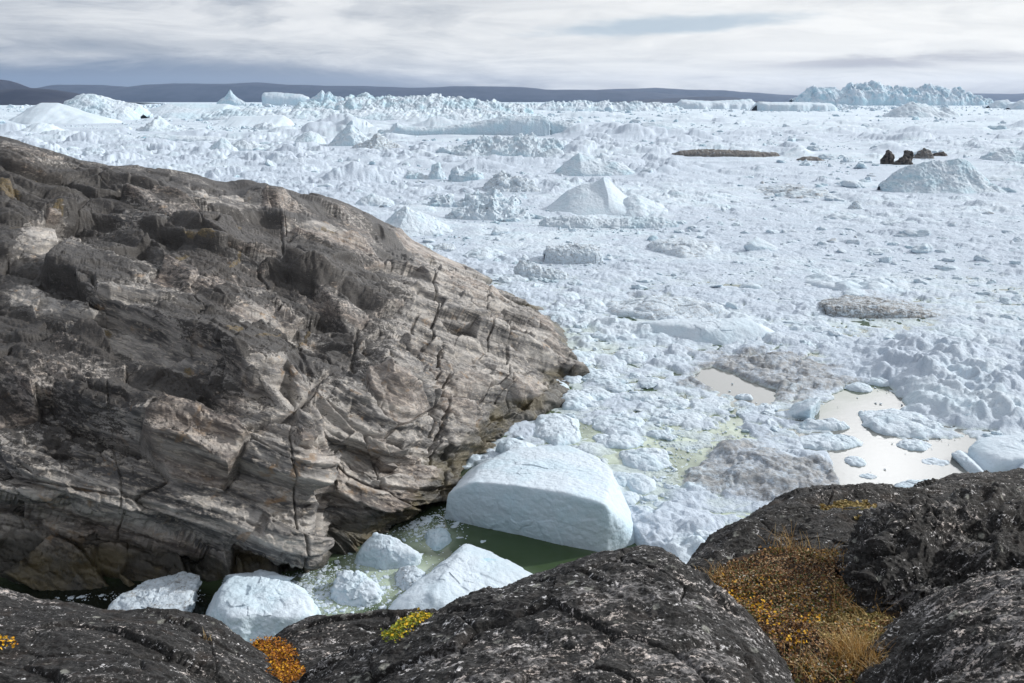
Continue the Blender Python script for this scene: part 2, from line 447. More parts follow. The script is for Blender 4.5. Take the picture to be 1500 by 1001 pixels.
def lichen_mat(name, rot=0.0, pale=0.5, warm=0.0):
    """near foreground whalebacks: crust of black lichen, grey rock and white flecks, drawn out along one grain"""
    m, g, b = new_mat(name)
    P = pos(g)
    Q = g.mapping(P, rot=(0, 0, R(rot)), scale=(1.0, 2.4, 1.6))
    a = g.noise(Q, 2.2, 8, 0.70, 0.3)
    c = g.noise(Q, 9.0, 6, 0.72, 0.4)
    d = g.noise(P, 46.0, 4, 0.70)
    e = g.noise(P, 0.9, 5, 0.6)
    f = g.noise(g.mapping(P, loc=(5, 3, 1), rot=(0, 0, R(rot)), scale=(1, 1.9, 1.4)), 6.5, 9, 0.80, 0.4)
    vo = g.voro(g.vmath('ADD', P, g.comb(g.math('MULTIPLY', c, 0.06), g.math('MULTIPLY', d, 0.04), 0.0)), 17.0)
    crust = g.math('ADD', g.math('MULTIPLY', c, 0.55), g.math('MULTIPLY', d, 0.45))
    col = g.mix(g.ramp(crust, 0.42, 0.60), (0.005, 0.005, 0.005), (0.042, 0.041, 0.041))
    gf = g.ramp(g.math('ADD', g.math('MULTIPLY', a, 0.55), g.math('ADD', g.math('MULTIPLY', e, 0.2), g.math('MULTIPLY', d, 0.25))), 0.552 - 0.030 * pale, 0.590 - 0.030 * pale)
    col = g.mix(g.math('MULTIPLY', gf, g.ramp(crust, 0.42, 0.56, 0.25, 0.85)), col, g.mix(g.ramp(f, 0.4, 0.6), (0.14, 0.136, 0.138), (0.34, 0.33, 0.335)))
    wf = g.ramp(g.math('ADD', g.math('MULTIPLY', f, 0.60), g.math('ADD', g.math('MULTIPLY', d, 0.30), g.math('MULTIPLY', e, 0.10))), 0.560 - 0.014 * pale, 0.585 - 0.014 * pale)
    col = g.mix(g.math('MULTIPLY', wf, 0.95), col, g.mix(g.ramp(e, 0.45, 0.6), (0.72, 0.72, 0.74), (0.62, 0.55, 0.51)))
    ro = g.voro(g.vmath('ADD', P, g.comb(g.math('MULTIPLY', c, 0.10), g.math('MULTIPLY', d, 0.05), 0.0)), 5.5)
    rf = g.math('MULTIPLY', g.ramp(ro, 0.17, 0.24, 1.0, 0.0), g.ramp(g.noise(P, 1.3, 3, 0.5), 0.50, 0.56))
    col = g.mix(g.math('MULTIPLY', rf, g.ramp(d, 0.35, 0.55, 0.35, 0.9)), col, (0.27, 0.275, 0.25))
    blk = g.ramp(g.math('ADD', g.math('MULTIPLY', vo, 0.5), g.math('MULTIPLY', c, 0.5)), 0.36, 0.46, 0.9, 0.0)
    col = g.mix(blk, col, (0.012, 0.010, 0.010))
    br = g.ramp(g.noise(P, 2.2, 5, 0.65), 0.54, 0.66)
    col = g.mix(g.math('MULTIPLY', br, 0.12 + 0.30 * warm), col, (0.050, 0.030, 0.018))
    g.link(col, b.inputs["Base Color"])
    b.inputs["Roughness"].default_value = 0.75
    b.inputs["Specular IOR Level"].default_value = 0.3
    hb = g.math('ADD', g.math('MULTIPLY', c, 1.0), g.math('ADD', g.math('MULTIPLY', a, 0.9), g.math('MULTIPLY', d, 0.6)))
    hb = g.math('ADD', hb, g.math('MULTIPLY', vo, -0.5))
    g.link(g.bump(hb, 0.9, 0.030), b.inputs["Normal"])
    return m

def plain_mat(name, c1, c2, scale=30.0, rough=0.7, trans=0.0):
    m, g, b = new_mat(name)
    n = g.noise(pos(g), scale, 3, 0.6)
    g.link(g.mix(g.ramp(n, 0.35, 0.65), c1, c2), b.inputs["Base Color"])
    b.inputs["Roughness"].default_value = rough
    b.inputs["Specular IOR Level"].default_value = 0.25
    return m

def leaf_mat(name, cols, rough=0.6):
    """colour per leaf from the 'tint' attribute"""
    m, g, b = new_mat(name)
    t = g.attr("tint")
    r = g.n("ShaderNodeValToRGB"); g.link(t, r.inputs[0]); r.color_ramp.interpolation = 'CONSTANT'
    els = r.color_ramp.elements
    while len(els) < len(cols): els.new(0.5)
    for i, (p_, c) in enumerate(cols):
        els[i].position = p_; els[i].color = (*c, 1)
    g.link(r.outputs[0], b.inputs["Base Color"])
    b.inputs["Roughness"].default_value = rough
    b.inputs["Specular IOR Level"].default_value = 0.2
    return m

def water_mat():
    m, g, b = new_mat("fjord_water")
    P = pos(g); milk = g.attr("milk"); deep = g.attr("deep")
    n = g.noise(P, 0.22, 5, 0.6, 0.4); n2 = g.noise(P, 1.3, 4, 0.6)
    mf = g.math('MULTIPLY', milk, g.ramp(g.math('ADD', g.math('MULTIPLY', n, 0.6), g.math('MULTIPLY', n2, 0.4)), 0.38, 0.60, 0.45, 1.0))
    col = g.mix(mf, (0.034, 0.060, 0.022), (0.40, 0.48, 0.39))
    col = g.mix(g.attr("silt_sheen"), col, (0.17, 0.18, 0.175))
    col = g.mix(deep, col, (0.010, 0.013, 0.009))
    g.link(col, b.inputs["Base Color"])
    b.inputs["Roughness"].default_value = 0.06
    b.inputs["IOR"].default_value = 1.33
    b.inputs["Specular IOR Level"].default_value = 0.5
    h = g.noise(g.mapping(P, scale=(1, 1.6, 1)), 1.8, 3, 0.5)
    g.link(g.bump(h, 0.14, 0.05), b.inputs["Normal"])
    return m

M = {
    "rock": rock_mat("banded_gneiss"),
    "lichen_a": lichen_mat("lichen_crust_dark", 20, 0.1, 0.5),
    "lichen_b": lichen_mat("lichen_crust_flecked", -35, 0.9),
    "lichen_c": lichen_mat("lichen_crust_grey", 15, 1.3),
    "lichen_d": lichen_mat("lichen_crust_black", 40, 0.3),
    "field": ice_mat("brash_ice", 2.0, blue=0.44, use_attr=True, bump=1.0),
    "ice_near": ice_mat("clean_ice_near", 1.0, blue=0.40),
    "ice_block": ice_mat("blue_shaded_ice", 1.4, blue=0.5, bump=0.8),  # bluer mix paints extra shade on the big block's steep front
    "ice_snow": ice_mat("snow_covered_ice", 1.6, blue=0.34, bump=0.6),
    "ice_near_dirty": ice_mat("sediment_ice_near", 1.0, dirt=0.68, blue=0.15),
    "ice_plateau": ice_mat("moraine_topped_ice", 1.6, dirt=0.85, blue=0.1),
    "ice_mid": ice_mat("clean_ice_mid", 4.0, blue=0.6),
    "ice_mid_dirty": ice_mat("sediment_ice_mid", 3.0, dirt=0.72, blue=0.25),
    "ice_moraine": ice_mat("moraine_ice", 3.0, dirt=1.0, blue=0.2, streak=True),
    "ice_far": ice_mat("clean_ice_far", 18.0, blue=0.65, bump=0.7),
    "ice_far_dirty": ice_mat("sediment_ice_far", 14.0, dirt=0.45, blue=0.4),
    "ice_blue": ice_mat("blue_ice", 3.0, blue=0.8),
    "ice_blue_far": ice_mat("blue_ice_far", 22.0, blue=1.1, bump=1.0),
    "debris": plain_mat("moraine_debris", (0.02, 0.02, 0.022), (0.11, 0.10, 0.095), 0.9, 0.8),
    "hill": plain_mat("bare_hill", (0.008, 0.012, 0.030), (0.022, 0.027, 0.048), 0.004, 0.9),
    "soil": plain_mat("peat_soil", (0.010, 0.007, 0.005), (0.060, 0.036, 0.020), 9.0, 0.9),
    "twig": plain_mat("twig_bark", (0.06, 0.035, 0.022), (0.14, 0.08, 0.05), 60.0, 0.8),
    "water": water_mat(),
}
M["leaf_mix"] = leaf_mat("dwarf_shrub_leaves", [(0, (0.030, 0.018, 0.012)), (0.24, (0.13, 0.060, 0.022)), (0.42, (0.24, 0.125, 0.05)), (0.58, (0.36, 0.26, 0.15)), (0.68, (0.09, 0.10, 0.028)), (0.85, (0.52, 0.28, 0.04)), (0.90, (0.56, 0.53, 0.46))])
M["leaf_yellow"] = leaf_mat("yellow_willow_leaves", [(0, (0.50, 0.26, 0.012)), (0.45, (0.62, 0.36, 0.02)), (0.72, (0.30, 0.12, 0.02)), (0.90, (0.16, 0.19, 0.02))])
M["leaf_orange"] = leaf_mat("orange_shrub_leaves", [(0, (0.20, 0.075, 0.015)), (0.4, (0.34, 0.13, 0.015)), (0.65, (0.55, 0.28, 0.015)), (0.88, (0.10, 0.05, 0.02))])
M["leaf_green"] = leaf_mat("green_yellow_moss_leaves", [(0, (0.13, 0.17, 0.018)), (0.4, (0.28, 0.27, 0.02)), (0.65, (0.55, 0.36, 0.02)), (0.88, (0.09, 0.07, 0.02))])
M["grass"] = leaf_mat("dry_grass_blades", [(0, (0.42, 0.25, 0.075)), (0.35, (0.52, 0.35, 0.13)), (0.6, (0.30, 0.16, 0.05)), (0.85, (0.55, 0.45, 0.26))])
M["grass_pale"] = leaf_mat("matted_grass_blades", [(0, (0.26, 0.17, 0.06)), (0.35, (0.35, 0.27, 0.11)), (0.6, (0.16, 0.12, 0.04)), (0.85, (0.20, 0.21, 0.05))])

# ------------------------------------------------------------------ headland
def poly_mask(x, y, pts, soft):
    """1 inside the polygon, 0 outside, soft edge (same unit as x, y)"""
    pts = np.array(pts, float); n = len(pts)
    inside = np.zeros(x.shape, bool); dmin = np.full(x.shape, 1e9)
    for i in range(n):
        x1, y1 = pts[i]; x2, y2 = pts[(i + 1) % n]
        c = (y1 > y) != (y2 > y)
        inside ^= c & (x < (x2 - x1) * (y - y1) / (y2 - y1 + 1e-12) + x1)
        t = np.clip(((x - x1) * (x2 - x1) + (y - y1) * (y2 - y1)) / ((x2 - x1) ** 2 + (y2 - y1) ** 2), 0, 1)
        dmin = np.minimum(dmin, np.hypot(x - x1 - t * (x2 - x1), y - y1 - t * (y2 - y1)))
    return sstep(-soft, soft, np.where(inside, dmin, -dmin))
def line_side(x, y, pts):
    """signed distance to an open polyline (positive on its left walking along it, y down) and position along it"""
    pts = np.array(pts, float); best = np.full(x.shape, 1e9); sg = np.zeros(x.shape); al = np.zeros(x.shape)
    n = len(pts) - 1
    for i in range(n):
        x1, y1 = pts[i]; x2, y2 = pts[i + 1]
        t = ((x - x1) * (x2 - x1) + (y - y1) * (y2 - y1)) / ((x2 - x1) ** 2 + (y2 - y1) ** 2)
        tc_ = np.clip(t, 0, 1)
        d = np.hypot(x - x1 - tc_ * (x2 - x1), y - y1 - tc_ * (y2 - y1))
        s = np.sign((x2 - x1) * (y - y1) - (y2 - y1) * (x - x1))
        m = d < best
        best = np.where(m, d, best); sg = np.where(m, -s, sg); al = np.where(m, (i + tc_) / n, al)
    return best * sg, al

HC = [  # columns of (px, py, distance) from under water, over cliff and slope, to the skyline and down the far side
 [(-420,960,None),(-420,905,None),(-420,760,40.5),(-420,700,39.0),(-420,560,41),(-420,400,52),(-400,290,70),(-380,205,85),(-360,165,100),(-330,170,130),(-300,175,190)],
 [(-10,905,None),(-5,862,None),(0,745,44.8),(0,712,40.6),(0,590,44.5),(0,440,55),(0,330,72),(0,252,84),(0,207,96),(0,216,125),(0,200,190)],
 [(150,895,None),(150,862,None),(150,765,45.0),(150,735,40.9),(150,585,45.5),(150,475,54),(150,370,73),(150,290,88),(150,243,104),(150,255,130),(150,225,190)],
 [(300,880,None),(300,850,None),(300,800,45.4),(300,768,41.6),(300,600,46.5),(300,535,52),(300,430,65),(300,340,82),(290,257,110),(300,275,140),(300,240,190)],
 [(455,862,None),(452,832,None),(450,818,45.4),(450,802,43.0),(448,655,45.6),(430,605,50),(422,520,58),(410,430,71),(405,350,88),(395,279,115),(410,300,150)],
 [(474,846,None),(472,818,None),(472,790,47.0),(474,740,47.6),(476,672,48.8),(468,600,52),(455,518,59),(445,428,72),(435,352,89),(425,288,117),(440,308,150)],
 [(560,800,None),(560,780,None),(560,735,48.3),(560,695,49.0),(575,650,51.5),(588,575,56),(572,505,64),(545,425,79),(520,365,95),(500,305,124),(520,325,160)],
 [(645,760,None),(645,735,None),(645,705,53.6),(645,690,54.3),(650,640,57),(655,575,62.5),(645,510,70),(630,440,83),(600,392,97),(575,336,128),(590,330,180)],
 [(722,668,None),(720,650,None),(720,630,63.5),(720,615,64.3),(720,580,67),(715,530,73),(705,480,81),(690,440,90),(665,400,105),(642,371,128),(650,365,165)],
 [(798,622,None),(795,605,None),(792,585,71.5),(790,572,72.5),(785,540,76),(775,510,81),(760,480,87),(745,455,94),(725,430,103),(700,398,122),(705,392,150)],
 [(855,560,None),(852,549,None),(846,538,82),(842,530,83),(833,512,86.5),(820,490,91),(800,465,97),(785,447,103),(768,436,110),(752,425,118),(760,420,140)],
 [(890,570,-3),(885,560,-3),(880,550,-3),(878,540,-3),(870,520,-3),(855,500,-3),(835,475,-3),(820,455,-3),(800,440,-3),(785,428,-3),(780,420,-3)],
]
def hp(px, py, q, i):
    if q is None: return atz(px, py, -2.5 if i == 0 else -0.1)
    if q < 0: return atz(px, py, q)
    return atY(px, py, q)
cols = []
for C in HC:
    c = [hp(px, py, q, i) for i, (px, py, q) in enumerate(C)]
    if len(c) == 10:  c.insert(9, c[8] * 0.5 + c[9] * 0.5)
    c[-1][2] = -3.0
    cols.append(c)
HN = 1
NR, NC_ = 780, 1080
S = loft(cols, NR, NC_, wr=[.25,.9,.5,1.5,1.2,1.7,1.4,1.2,.8,.5], wc=[.35,1.2,1.1,1.1,.30,.85,.9,.8,.8,.7,.25])
nrm = grid_normals(S)
P = S.reshape(-1, 3); nn = nrm.reshape(-1, 3)
px_, py_ = proj(P[:, 0], P[:, 1], P[:, 2])
warp = fbm(P * [0.05, 0.05, 0.08], 4, seed=3)
warp2 = fbm(P * [0.35, 0.35, 0.5], 4, seed=8)
st = P[:, 2] + 0.38 * P[:, 0] + 0.23 * P[:, 1] + 0.7 * warp + 0.07 * warp2
H = np.zeros(len(P), np.float32)
# broad swells
H += 0.7 * fbm(P * 0.07, 3, seed=21)
# sculpted ledges: polylines where everything behind stands higher
def ledge(pts, h, fade, soft=4.0):
    sd, al = line_side(px_ + 22 * warp + 2 * warp2, py_ + 14 * warp + 2 * warp2, pts)
    e = sstep(0, 0.12, al) * (1 - sstep(0.88, 1, al))
    return h * e * sstep(-soft, soft, sd) * (1 - sstep(0, fade, np.abs(sd)))
up = np.zeros(len(P), np.float32)
up += ledge([(60,400),(130,440),(230,500),(330,560),(430,628)], 2.3, 130)
up += ledge([(40,300),(180,330),(330,385),(460,430),(520,500)], 1.3, 80)
up += ledge([(100,262),(260,300),(400,325),(560,380)], 1.2, 50)
up += ledge([(180,640),(300,650),(440,700),(520,715)], 0.5, 60)
up += ledge([(480,640),(540,655),(600,660),(612,600),(600,560)], 0.0, 60)
up += ledge([(330,290),(420,300),(520,330),(600,365)], 1.3, 40)
up += ledge([(520,470),(610,490),(700,520),(790,540)], 0.8, 60)
up += ledge([(470,400),(560,420),(650,440),(730,470)], 0.8, 55)
up += ledge([(560,580),(640,600),(720,585),(790,600)], 0.9, 60)
blk = poly_mask(px_ + 3 * warp2, py_ + 3 * warp2, [(425,575),(450,548),(560,545),(600,575),(612,640),(600,668),(520,650),(440,655)], 10)
blk2 = poly_mask(px_ + 3 * warp2, py_ + 3 * warp2, [(320,520),(410,545),(415,600),(330,588)], 5)
blk3 = poly_mask(px_ + 6 * warp2, py_ + 6 * warp2, [(130,425),(175,400),(260,430),(235,470),(135,465)], 6)
H += 0.3 * blk
# joint blocks: every block is its own flat, slightly turned face
en = np.array([0.38, 0.23, 1.0]); en /= np.linalg.norm(en)
e1 = np.array([1.0, 0, -0.38]); e1 /= np.linalg.norm(e1); e2_ = np.cross(en, e1)
ca_, sa_ = math.cos(0.35), math.sin(0.35); e1, e2_ = e1 * ca_ + e2_ * sa_, e2_ * ca_ - e1 * sa_
bx2, by2, bz_ = P @ e1, P @ e2_, P @ en
wq = np.stack([bx2, by2, bz_ * 1.0], 1) + 0.10 * warp2[:, None] + 0.6 * warp[:, None]
f1, f2, cid, t1 = facets3(wq / [7.0, 8.0, 2.6], 5)
crk = 1 - sstep(0.0, 0.028, f2 - f1)
H += 0.7 * (cid - 0.5) + 0.9 * t1 - 0.45 * crk
g1, g2, cid2, t2 = facets3(wq / [2.9, 3.2, 1.0], 9)
crk2 = 1 - sstep(0.0, 0.035, g2 - g1)
gate = sstep(-0.35, 0.1, fbm(P * 0.12, 3, seed=77))
H += (0.38 * (cid2 - 0.5) + 0.55 * t2 - 0.18 * crk2) * (0.35 + 0.65 * gate)
k1, k2, cid3, t3 = facets3(wq / [1.2, 1.1, 0.42], 12)
g3_ = sstep(-0.25, 0.2, fbm(P * 0.2, 3, seed=78))
H += (0.10 * (cid3 - 0.5) + 0.18 * t3) * g3_
k1, k2, c4, t4 = facets3(wq / [0.45, 0.45, 0.17], 13)
sp_ = np.maximum(np.linalg.norm(np.gradient(S, axis=0), axis=-1), np.linalg.norm(np.gradient(S, axis=1), axis=-1)).ravel()
# layered ledges
for L, A, sd_ in ((3.4, 1.35, 31), (1.45, 0.75, 32), (0.55, 0.26, 33), (0.19, 0.07, 34)):
    mod = fbm(P * [0.25 / L ** .5, 0.25 / L ** .5, 0.3 / L ** .5], 3, seed=sd_)
    q = (st + 0.9 * (cid - .5) + (0.25 * (cid2 - .5) if L < 2 else 0)) / L + 0.08 * mod
    fl = np.floor(q); fr = q - fl
    ra = vnoise(np.stack([fl * 7.31, P[:, 0] / (6 * L), P[:, 1] / (6 * L)], 1), sd_ + 5)
    H += A * (0.65 + 0.5 * ra) * np.clip(fr / np.maximum(0.06, 2.6 * sp_ / L), 0, 1) * (1 - fr) ** 0.9 * np.clip(L / (5.0 * sp_) - 0.35, 0, 1) * sstep(-0.6, 0.3, mod + 0.3)
# open upright joints
crack = np.zeros(len(P), np.float32)
def joint(k, y0, y1, w, d, skew=0.0):
    ww = np.clip(w * 1.0, 0.05, 1); w = w * 0.6
    dd = np.abs(P[:, 0] - k * P[:, 1] - skew * (P[:, 2]) + 0.10 * warp2 + 0.10 * fbm(P * 0.9, 2, seed=91))
    m = (1 - sstep(0, w, dd)) * sstep(y0 - 8, y0 + 4, py_) * (1 - sstep(y1 - 4, y1 + 8, py_))
    return m * d, m
for k, y0, y1, w, d, skw in ((-0.480, 585, 830, .07, .35, 0), (-0.262, 640, 830, .09, .5, -.04), (-0.090, 375, 660, .22, .8, 0), (-0.025, 430, 520, .14, .5, -.1),
                          (0.004, 470, 610, .10, .4, -.3), (-0.100, 560, 745, .22, 1.1, .35), (-0.30, 330, 400, .2, .5, .3)):
    a_, m_ = joint(k, y0, y1, w, d, skw); H -= a_.astype(np.float32); crack = np.maximum(crack, m_)
H += 0.05 * fbm(P * 1.1, 4, seed=51) + 0.03 * fbm(P * 4.5, 3, seed=55, ridged=True)
side = np.clip(1 - (P[:, 2] + 3) / 3.2, 0, 1)          # calm down under the water
H2 = H.reshape(NR, NC_); ft = np.clip((P[:, 1].reshape(NR, NC_) - 55) / 30, 0, 1)
H2 = soften(H2, 1); H = (H2 * (1 - ft) + soften(H2, 1) * ft).ravel(); up = soften(up.reshape(NR, NC_), 2).ravel()
push = soften((1.7 * blk + 1.1 * blk2 + 1.0 * blk3).reshape(NR, NC_), 3).ravel()
skl = np.interp(px_, [-400, 0, 150, 290, 400, 500, 575, 645, 705, 755, 830], [170, 205, 240, 254, 272, 300, 336, 371, 398, 425, 495])
near_sky = 1 - sstep(2, 34, py_ - skl)
H = H - 0.62 * near_sky * np.clip(H, -0.3, 9)
sq_ = np.maximum(np.linalg.norm(np.gradient(S, axis=0), axis=-1), np.linalg.norm(np.gradient(S, axis=1), axis=-1)).ravel()
H += (0.06 * (c4 - 0.5) + 0.10 * t4) * np.clip(0.26 / sq_ - 0.4, 0, 1)
H += 0.015 * fbm(P * 4.5, 3, seed=55, ridged=True)
D = P + nn * (H * (1 - 0.6 * side))[:, None]
D[:, 2] += up
D[:, 1] -= 0.35 * up + push
D[:, 2] += 0.35 * blk
# dark undercut at the foot of the front cliff
uc = (1 - sstep(2.0, 6.0, P[:, 2] + 0.28 * (P[:, 0] + 20))) * sstep(-6, -14, P[:, 0] ) if False else 0
st = D[:, 2] + 0.38 * D[:, 0] + 0.23 * D[:, 1] + 0.7 * warp + 0.07 * warp2 + 0.5 * (cid - .5)
D = D - nn * 0.35
S2 = D.reshape(NR, NC_, 3)
n2 = grid_normals(S2).reshape(-1, 3)
# lichen: thick on the weathered top and the left, thin on the washed nose
upn = np.clip(n2[:, 2], 0, 1)
lich = 0.12 + 1.13 * sstep(3.5, 8.5, P[:, 2]) * (1 - sstep(-18, 0, P[:, 0])) * (0.65 + 0.35 * upn)
lich *= 0.55 + 0.45 * sstep(-0.35, 0.2, fbm(P * [0.12, 0.12, 0.3], 4, seed=61))
def blob(cx, cy, rx, ry, rot=0.0):
    a = R(rot); ux = (px_ - cx) * math.cos(a) + (py_ - cy) * math.sin(a); uy = -(px_ - cx) * math.sin(a) + (py_ - cy) * math.cos(a)
    return np.clip(1 - np.hypot(ux / rx, uy / ry) + 0.35 * warp2, 0, 1)
for bb in ((140,500,120,40,28),(230,560,90,25,25),(80,650,60,45,40),(330,500,50,30,20),(510,550,60,18,5),(280,380,220,60,18),(120,300,160,70,15),(420,340,160,40,18)):
    lich = np.maximum(lich, np.clip(1.35 * blob(*bb), 0, 1.0))
for bb in ((330,300,90,14,15),(470,350,90,16,14),(60,440,110,22,22),(250,525,150,16,28),(200,470,60,40,0),(400,480,90,30,10),(60,350,50,40,-30)):
    lich *= 1 - 0.75 * np.clip(1.4 * blob(*bb), 0, 1)
moss = np.zeros(len(P))
for bb in ((8,285,60,22,30),(40,340,75,12,-5),(85,315,40,10,-20),(300,370,45,6,20),(350,355,10,6,0),(345,395,40,6,-30),(160,478,16,6,20),(265,592,12,5,0),(400,510,60,9,-20),(270,395,30,6,-30),(60,260,30,8,10),(480,352,20,5,30),(350,505,18,10,0),(275,545,16,6,30),(440,490,40,6,-28)):
    moss = np.maximum(moss, np.clip(1.7 * blob(*bb), 0, 1))
wet = 1 - sstep(0.2, 2.0 + 2.0 * sstep(-14, -20, P[:, 0]) * 0 + 1.8 * (1 - sstep(-24, -15, P[:, 0])), D[:, 2] - 0.8 * sstep(-14, -4, P[:, 0]) * (1 - sstep(60, 80, P[:, 1])))  # wet tidal foot; raised on the left to paint in the undercut's shade
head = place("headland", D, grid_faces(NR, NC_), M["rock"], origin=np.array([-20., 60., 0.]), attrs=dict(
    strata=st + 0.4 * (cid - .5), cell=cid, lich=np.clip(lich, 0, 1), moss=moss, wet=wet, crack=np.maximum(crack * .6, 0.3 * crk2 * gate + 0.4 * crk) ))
tag(head, "broad layered rock headland sloping down from the left into the ice", kind="structure")

# ------------------------------------------------------------------ foreground whalebacks
def rock_patch(name, label, crest, rows, mat, rough=(0.10, 0.022, 0.007), behind=2.0, nr=300, nc=420, seed=1, grain=20, kx=1.0):
    """crest: [(px,py,Y)...] the outline against what lies behind; rows: further lines toward the camera, one list per line"""
    lines = [crest] + rows
    pts = [[atY(*q) for q in ln] for ln in lines]
    back = [[p + [0, behind * 0.45, -behind * 0.35] for p in pts[0]], [p + [0, behind, -behind * 1.5] for p in pts[0]]]
    allr = [back[1], back[0]] + pts                      # far -> near
    allr = allr[::-1]                                    # near -> far keeps normals up
    cc = [[allr[r][c] for r in range(len(allr))] for c in range(len(crest))]
    k = len(allr)
    wr = [1.3] * (k - 3) + [0.45, 0.35]
    S = loft(cc, nr, nc, wr=wr)
    far_ = S[-1] * [1.15, 1, 0] + [0, 3.5, -1.5]            # the rock face goes on down to the fjord
    S = np.concatenate([S, [S[-1] + (far_ - S[-1]) * t for t in np.linspace(0, 1, 15)[1:]]]); nr = len(S)
    n = grid_normals(S).reshape(-1, 3); P = S.reshape(-1, 3)
    ca, sa = math.cos(R(grain)), math.sin(R(grain))
    Q = np.stack([(P[:, 0] * ca + P[:, 1] * sa), (-P[:, 0] * sa + P[:, 1] * ca) * 2.2, P[:, 2] * 2.0], 1)
    h = rough[0] * fbm(Q * 0.9 * kx, 4, seed=seed) + rough[1] * fbm(Q * 3.6 * kx, 4, seed=seed + 3, ridged=True) + rough[2] * fbm(P * 16 * kx, 3, seed=seed + 5, ridged=True)
    h += 0.006 * fbm(P * 45, 2, seed=seed + 8)
    a1, a2, ac, at_ = facets3(Q * [0.9, 0.7, 0.9] + 0.10 * fbm(P * 2.5, 3, seed=seed + 11)[:, None], seed + 12)
    h += 0.05 * at_ - 0.035 * (1 - sstep(0, 0.035, a2 - a1)) * sstep(-0.1, 0.2, vnoise(P * 0.8, seed + 13))
    V = P + n * h[:, None]
    o = place(name, V, grid_faces(nr, nc), mat)
    return tag(o, label, "rock"), S

# left corner
F1, F1S = rock_patch("rock_outcrop", "low dark whaleback rock filling the bottom left corner, speckled with white lichen",
    [(-260,850,7.0),(-60,868,6.9),(60,893,6.8),(200,906,6.6),(265,914,6.6),(315,938,6.6),(355,962,6.5),(425,1004,6.2)],
    [[(-280,930,5.8),(-60,935,5.8),(60,940,5.8),(190,945,5.8),(255,955,5.8),(305,975,5.8),(345,1000,5.7),(405,1040,5.5)],
     [(-300,1020,4.7),(-60,1020,4.7),(60,1020,4.7),(180,1020,4.7),(250,1030,4.7),(300,1050,4.7),(335,1070,4.7),(390,1100,4.8)],
     [(-300,1180,3.4),(-60,1180,3.4),(60,1180,3.4),(180,1180,3.4),(250,1180,3.4),(300,1190,3.4),(335,1200,3.4),(380,1220,3.5)]],
    M["lichen_a"], seed=101, grain=-25, nr=300, nc=420)
# low rock behind, between the corner and the boulder
F2, _ = rock_patch("rock_outcrop", "low dark rock hump between the orange shrub and the yellow moss at the bottom edge",
    [(335,1000,7.4),(375,962,7.5),(420,927,7.6),(470,909,7.7),(530,900,7.8),(590,898,7.8),(650,900,7.8),(720,905,7.8)],
    [[(350,1030,6.9),(385,990,7.0),(425,960,7.0),(470,945,7.1),(530,940,7.1),(590,938,7.1),(650,938,7.1),(720,940,7.1)],
     [(360,1060,6.2),(395,1030,6.3),(430,1005,6.4),(475,990,6.4),(530,985,6.4),(590,985,6.4),(650,985,6.4),(720,985,6.4)],
     [(360,1110,5.5),(395,1100,5.6),(430,1090,5.6),(475,1085,5.6),(530,1080,5.6),(590,1080,5.6),(650,1080,5.6),(720,1080,5.6)]],
    M["lichen_d"], seed=131, grain=10, nr=200, nc=260)
F2b, _ = rock_patch("rock_slab", "small bare grey rock slab at the bottom edge beside the big dark boulder",
    [(425,1012,6.0),(455,985,6.1),(490,968,6.2),(530,960,6.2),(560,958,6.2),(590,960,6.2)],
    [[(430,1035,5.7),(460,1010,5.8),(495,995,5.8),(530,988,5.8),(560,986,5.8),(590,988,5.8)],
     [(430,1100,5.2),(460,1090,5.2),(495,1085,5.2),(530,1080,5.2),(560,1080,5.2),(590,1080,5.2)]],
    M["lichen_c"], seed=141, grain=-20, nr=140, nc=180, behind=0.6)
# the big boulder
F3, F3S = rock_patch("boulder", "large rounded dark boulder with white flecks, in front of the biggest ice block",
    [(440,1030,5.0),(510,975,5.2),(575,932,5.4),(650,897,5.55),(730,863,5.7),(805,838,5.8),(875,817,5.9),(935,806,5.95),(978,806,5.95),(1012,828,5.85),(1055,866,5.7),(1105,912,5.4),(1150,962,5.1),(1180,1020,4.8)],
    [[(430,1070,4.5),(505,1020,4.7),(575,975,4.85),(655,935,5.0),(735,900,5.1),(810,875,5.2),(880,855,5.3),(940,845,5.35),(990,850,5.3),(1030,870,5.2),(1070,900,5.1),(1110,940,4.95),(1148,990,4.7),(1175,1050,4.5)],
     [(430,1110,4.0),(500,1070,4.1),(575,1030,4.2),(655,995,4.3),(735,965,4.4),(810,940,4.5),(880,925,4.55),(945,918,4.6),(1000,920,4.6),(1045,935,4.6),(1080,960,4.5),(1115,995,4.4),(1145,1040,4.25),(1165,1090,4.1)],
     [(430,1190,3.3),(500,1160,3.4),(575,1130,3.4),(655,1100,3.5),(735,1080,3.5),(810,1060,3.6),(880,1050,3.6),(945,1045,3.7),(1000,1045,3.7),(1045,1050,3.7),(1080,1065,3.7),(1110,1090,3.7),(1135,1120,3.6),(1150,1160,3.5)],
     [(430,1400,2.5),(500,1380,2.5),(575,1350,2.5),(655,1330,2.5),(735,1310,2.5),(810,1300,2.5),(880,1300,2.5),(945,1300,2.5),(1000,1300,2.5),(1045,1300,2.5),(1080,1310,2.5),(1110,1320,2.5),(1130,1330,2.5),(1145,1340,2.5)]],
    M["lichen_b"], seed=151, grain=-50, nr=420, nc=620, rough=(0.06, 0.022, 0.008))
